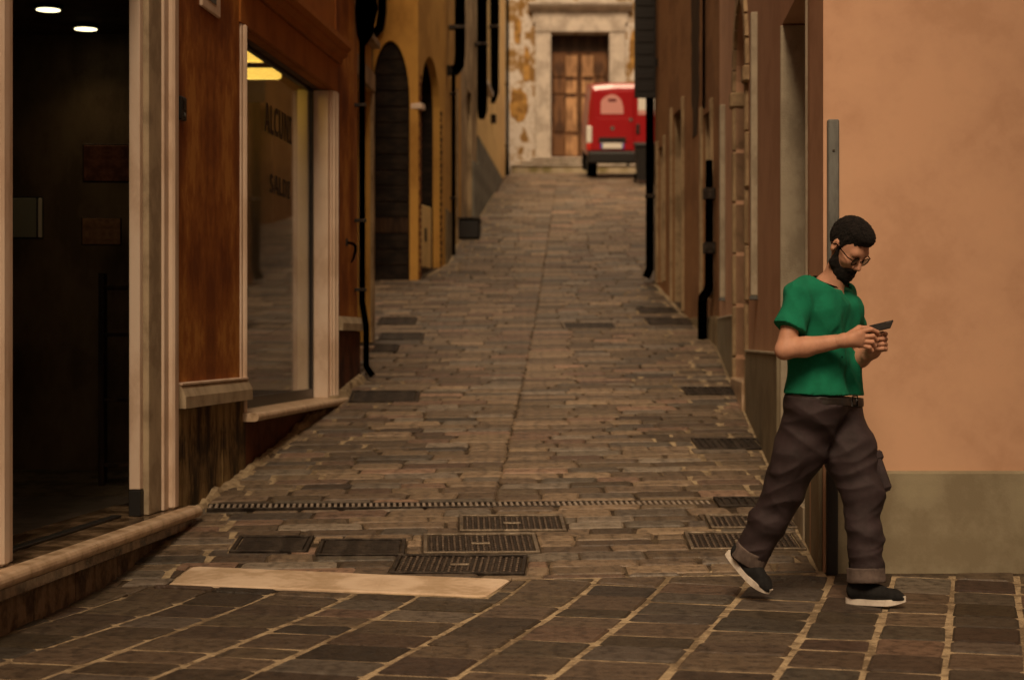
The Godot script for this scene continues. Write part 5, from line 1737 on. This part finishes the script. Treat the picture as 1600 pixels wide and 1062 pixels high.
	var bc := hem + F * 0.148 + Vector3(0, -0.034, 0) + Lf * 0.0
	var lp := [bc - Lf * 0.026 + Vector3(0, 0.021, 0), bc + Lf * 0.026 + Vector3(0, 0.021, 0), bc + Lf * 0.026 - Vector3(0, 0.021, 0), bc - Lf * 0.026 - Vector3(0, 0.021, 0), bc - Lf * 0.026 + Vector3(0, 0.021, 0)]
	tube(st, lp, 0.003, 6)
	build(st, "buckle", M.chrome, belt)

	# ---- shoes
	var footR := Basis(Vector3.UP, yaw) * Basis(Vector3.RIGHT, deg_to_rad(41))
	var footL := Basis(Vector3.UP, yaw + 0.08) * Basis(Vector3.RIGHT, deg_to_rad(-2))
	# foot frame: z forward, y up, origin under the heel
	for s in [[footR, Vector3(-0.405, 0.197, -0.155)], [footL, Vector3(0.118, 0.004, 0.008)]]:
		var tx := Transform3D(s[0] * Basis.from_scale(Vector3(1, 1, 0.93)), s[1])
		var sh := base_child("shoe", o)
		st = mb()
		f = Field.new(Vector3(-0.08, -0.02, -0.06), Vector3(0.08, 0.17, 0.32), 0.005)
		f.cap(Vector3(0, 0.055, 0.035), Vector3(0, 0.045, 0.14), 0.038, 0.040, 0.02)
		f.cap(Vector3(0.002, 0.045, 0.14), Vector3(0.006, 0.034, 0.225), 0.042, 0.036, 0.03)
		f.cap(Vector3(0.006, 0.034, 0.225), Vector3(0.004, 0.030, 0.252), 0.034, 0.026, 0.02)
		f.cap(Vector3(0, 0.07, 0.04), Vector3(0, 0.13, 0.055), 0.040, 0.040, 0.03)
		f.cut(Vector3(0, 0.024, 0), Vector3.DOWN)
		f.cut(Vector3(0, 0.125, 0), Vector3(0, 1, 0.1))
		f.mesh(st, tx)
		build(st, "upper", M.shoe, sh)
		st = mb()
		var ring := []
		for i in 28:
			var t := TAU * i / 28
			var zz := 0.132 - cos(t) * 0.148
			var ww := sin(t) * (0.036 + 0.012 * smoothstep(0.05, 0.2, zz))
			ring.append(Vector2(ww + 0.006 * smoothstep(0.1, 0.25, zz), zz))
		for i in 28:
			var p: Vector2 = ring[i]; var q: Vector2 = ring[(i + 1) % 28]
			var lift := func(v: Vector2) -> float: return 0.018 * pow(clampf((v.y - 0.19) / 0.09, 0, 1), 2.0)
			var a := tx * Vector3(p.x, lift.call(p), p.y); var b := tx * Vector3(q.x, lift.call(q), q.y)
			var c := tx * Vector3(q.x * 1.03, 0.027 + lift.call(q), q.y); var d := tx * Vector3(p.x * 1.03, 0.027 + lift.call(p), p.y)
			var m := tx * Vector3(0.003, 0.0, 0.13); var mt := tx * Vector3(0.003, 0.027, 0.13)
			quad(st, a, b, c, d, (a + b) / 2 - m)
			tri(st, m, a, b, s[0] * Vector3.DOWN)
			tri(st, mt, c, d, s[0] * Vector3.UP)
		build(st, "sole", M.sole, sh)
		st = mb()
		tube(st, [tx * Vector3(0, 0.09, 0.05), tx * Vector3(0, 0.19, 0.045)], [0.035, 0.036], 14)
		build(st, "sock", M.shoe, sh)

	# ---- phone, held in both hands
	var ph := base("mobile_phone", o.position + H.call(1360, 512.5, 0.188))
	var ax := Vector3(0.84, 0.22, 0.50).normalized()
	var wd := (Vector3(0.50, 0.52, -0.75) - ax * ax.dot(Vector3(0.50, 0.52, -0.75))).normalized()
	ph.transform = Transform3D(Basis(wd, ax, wd.cross(ax)), ph.position)
	box("case", M.phone_black, ph, -0.034, 0.034, -0.062, 0.062, -0.0045, 0.0035, 0.003)
	box("screen", M.screen, ph, -0.031, 0.031, -0.057, 0.057, 0.0036, 0.0046, 0.0005)
	box("camera_bump", M.frame_black, ph, 0.006, 0.028, 0.034, 0.056, -0.006, -0.0046, 0.0005)
	tag(ph, "black mobile phone held in the man's two hands", "phone")

func more_materials():
	M.lamplit_inner = surf(ramp3(0.62, 0.56, 0.30, 0.8, 1.1, 0.02), 0.7, Vector3(1, 0.4, 1), 50, 0.1)  # yellow lamplight on the window reveal painted into its colour
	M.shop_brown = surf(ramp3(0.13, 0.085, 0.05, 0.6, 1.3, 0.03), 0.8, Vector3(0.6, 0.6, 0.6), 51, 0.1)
	M.lamp_cream = glow(Color(1.0, 0.94, 0.72), 1.1)
	M.lamp_yellow = glow(Color(1.0, 0.80, 0.34), 0.9)
	M.poster_red = surf(ramp3(0.16, 0.055, 0.03, 0.6, 1.4, 0.05), 0.7, Vector3(3, 3, 3), 52, 0.0)
	M.poster_tan = surf(ramp3(0.26, 0.13, 0.06, 0.7, 1.3, 0.05), 0.7, Vector3(3, 3, 3), 53, 0.0)
	M.poster_grey = flat(lin(0.22, 0.22, 0.17), 0.4)
	M.poster_pale = flat(lin(0.6, 0.54, 0.42), 0.5)
	M.render_ochre = surf(ramp3(0.30, 0.165, 0.045, 0.6, 1.3, 0.05), 0.95, Vector3(0.8, 0.8, 0.8), 54, 1.0, true)
	M.van_red = flat(lin(0.33, 0.008, 0.012), 0.35)
	M.van_red.clearcoat_enabled = true
	M.van_red.clearcoat = 0.6
	M.van_red.clearcoat_roughness = 0.15
	M.van_dark_red = flat(lin(0.10, 0.006, 0.008), 0.5)
	M.van_window = flat(lin(0.62, 0.30, 0.27), 0.3)
	M.van_white = flat(lin(0.72, 0.70, 0.62), 0.4)
	M.van_lens = flat(lin(0.5, 0.03, 0.02), 0.25)
	M.plate_blue = flat(lin(0.03, 0.06, 0.35), 0.4)
	M.chrome = flat(lin(0.6, 0.58, 0.55), 0.25, 0.9)
	M.tyre = flat(lin(0.02, 0.019, 0.018), 0.85)
	M.skin = surf(ramp3(0.50, 0.265, 0.175, 0.88, 1.08, 0.03), 0.55, Vector3(4, 4, 4), 55, 0.0)
	M.skin.subsurf_scatter_enabled = true
	M.skin.subsurf_scatter_strength = 0.06
	M.hair = surf(ramp3(0.009, 0.007, 0.006, 0.5, 1.8, 0.0), 0.75, Vector3(12, 12, 12), 56, 0.4, false)
	M.lens = glass(Color(0.05, 0.045, 0.04), 0.7)  # dark tint puts the shadow over the eyes into the lenses
	M.shirt = surf(ramp3(0.006, 0.155, 0.082, 0.85, 1.12, 0.0), 0.95, Vector3(3, 3, 3), 57, 0.15)
	M.shirt_rib = flat(lin(0.005, 0.125, 0.066), 0.95)
	M.trousers = surf(ramp3(0.036, 0.025, 0.027, 0.8, 1.25, 0.0), 0.6, Vector3(4, 4, 4), 58, 0.2)
	M.cuff = surf(ramp3(0.115, 0.088, 0.076, 0.75, 1.25, 0.0), 0.85, Vector3(5, 5, 5), 59, 0.2)
	M.belt = flat(lin(0.012, 0.008, 0.006), 0.5)
	M.shoe = surf(ramp3(0.012, 0.012, 0.012, 0.6, 1.6, 0.0), 0.85, Vector3(6, 6, 6), 60, 0.2)
	M.sole = surf(ramp3(0.68, 0.62, 0.54, 0.75, 1.1, 0.03), 0.6, Vector3(5, 5, 5), 61, 0.1)
	M.phone_black = flat(lin(0.006, 0.006, 0.006), 0.6)
	M.screen = flat(lin(0.01, 0.01, 0.012), 0.1)

# ---------------------------------------------------------------- scene
func _ready():
	rng.seed = 20240
	# camera: level, eye at 1.18 m, long lens focused on the man
	var cam := Camera3D.new()
	cam.name = "camera"
	add_child(cam)
	cam.position = Vector3(0, 1.18, 0)
	var ca := CameraAttributesPhysical.new()
	ca.frustum_focal_length = 70.0
	ca.frustum_focus_distance = 8.3
	ca.exposure_aperture = 2.9
	ca.frustum_far = 400.0
	ca.frustum_near = 0.1
	cam.attributes = ca
	cam.fov = rad_to_deg(2.0 * atan(531.0 / 2800.0))
	cam.near = 0.1
	cam.far = 400.0
	# overcast, warm
	var env := Environment.new()
	env.background_mode = Environment.BG_SKY
	var sm := ProceduralSkyMaterial.new()
	sm.sky_top_color = lin(0.37, 0.28, 0.195)
	sm.sky_horizon_color = lin(0.20, 0.148, 0.10)
	sm.sky_curve = 0.2
	sm.ground_bottom_color = lin(0.10, 0.075, 0.05)
	sm.ground_horizon_color = lin(0.20, 0.15, 0.11)
	sm.sun_angle_max = 1.0
	sm.energy_multiplier = 1.0
	var sky := Sky.new()
	sky.sky_material = sm
	env.sky = sky
	env.tonemap_mode = Environment.TONE_MAPPER_LINEAR
	env.tonemap_exposure = 2.2
	env.sdfgi_enabled = true
	env.ssao_enabled = true
	env.ssil_enabled = true
	var we := WorldEnvironment.new()
	we.name = "environment"
	we.environment = env
	add_child(we)
	var sun := DirectionalLight3D.new()
	sun.name = "sun"
	sun.light_energy = 0.5
	sun.light_color = Color(1.0, 0.87, 0.72)
	sun.light_angular_distance = 22.0
	sun.shadow_enabled = true
	add_child(sun)
	sun.rotation_degrees = Vector3(-47, -4, 0)
	materials()
	more_materials()
	make_terrain()
	covers()
	paving()
	shop_building()
	left_houses()
	right_houses()
	outer_houses()
	church()
	van()
	person()
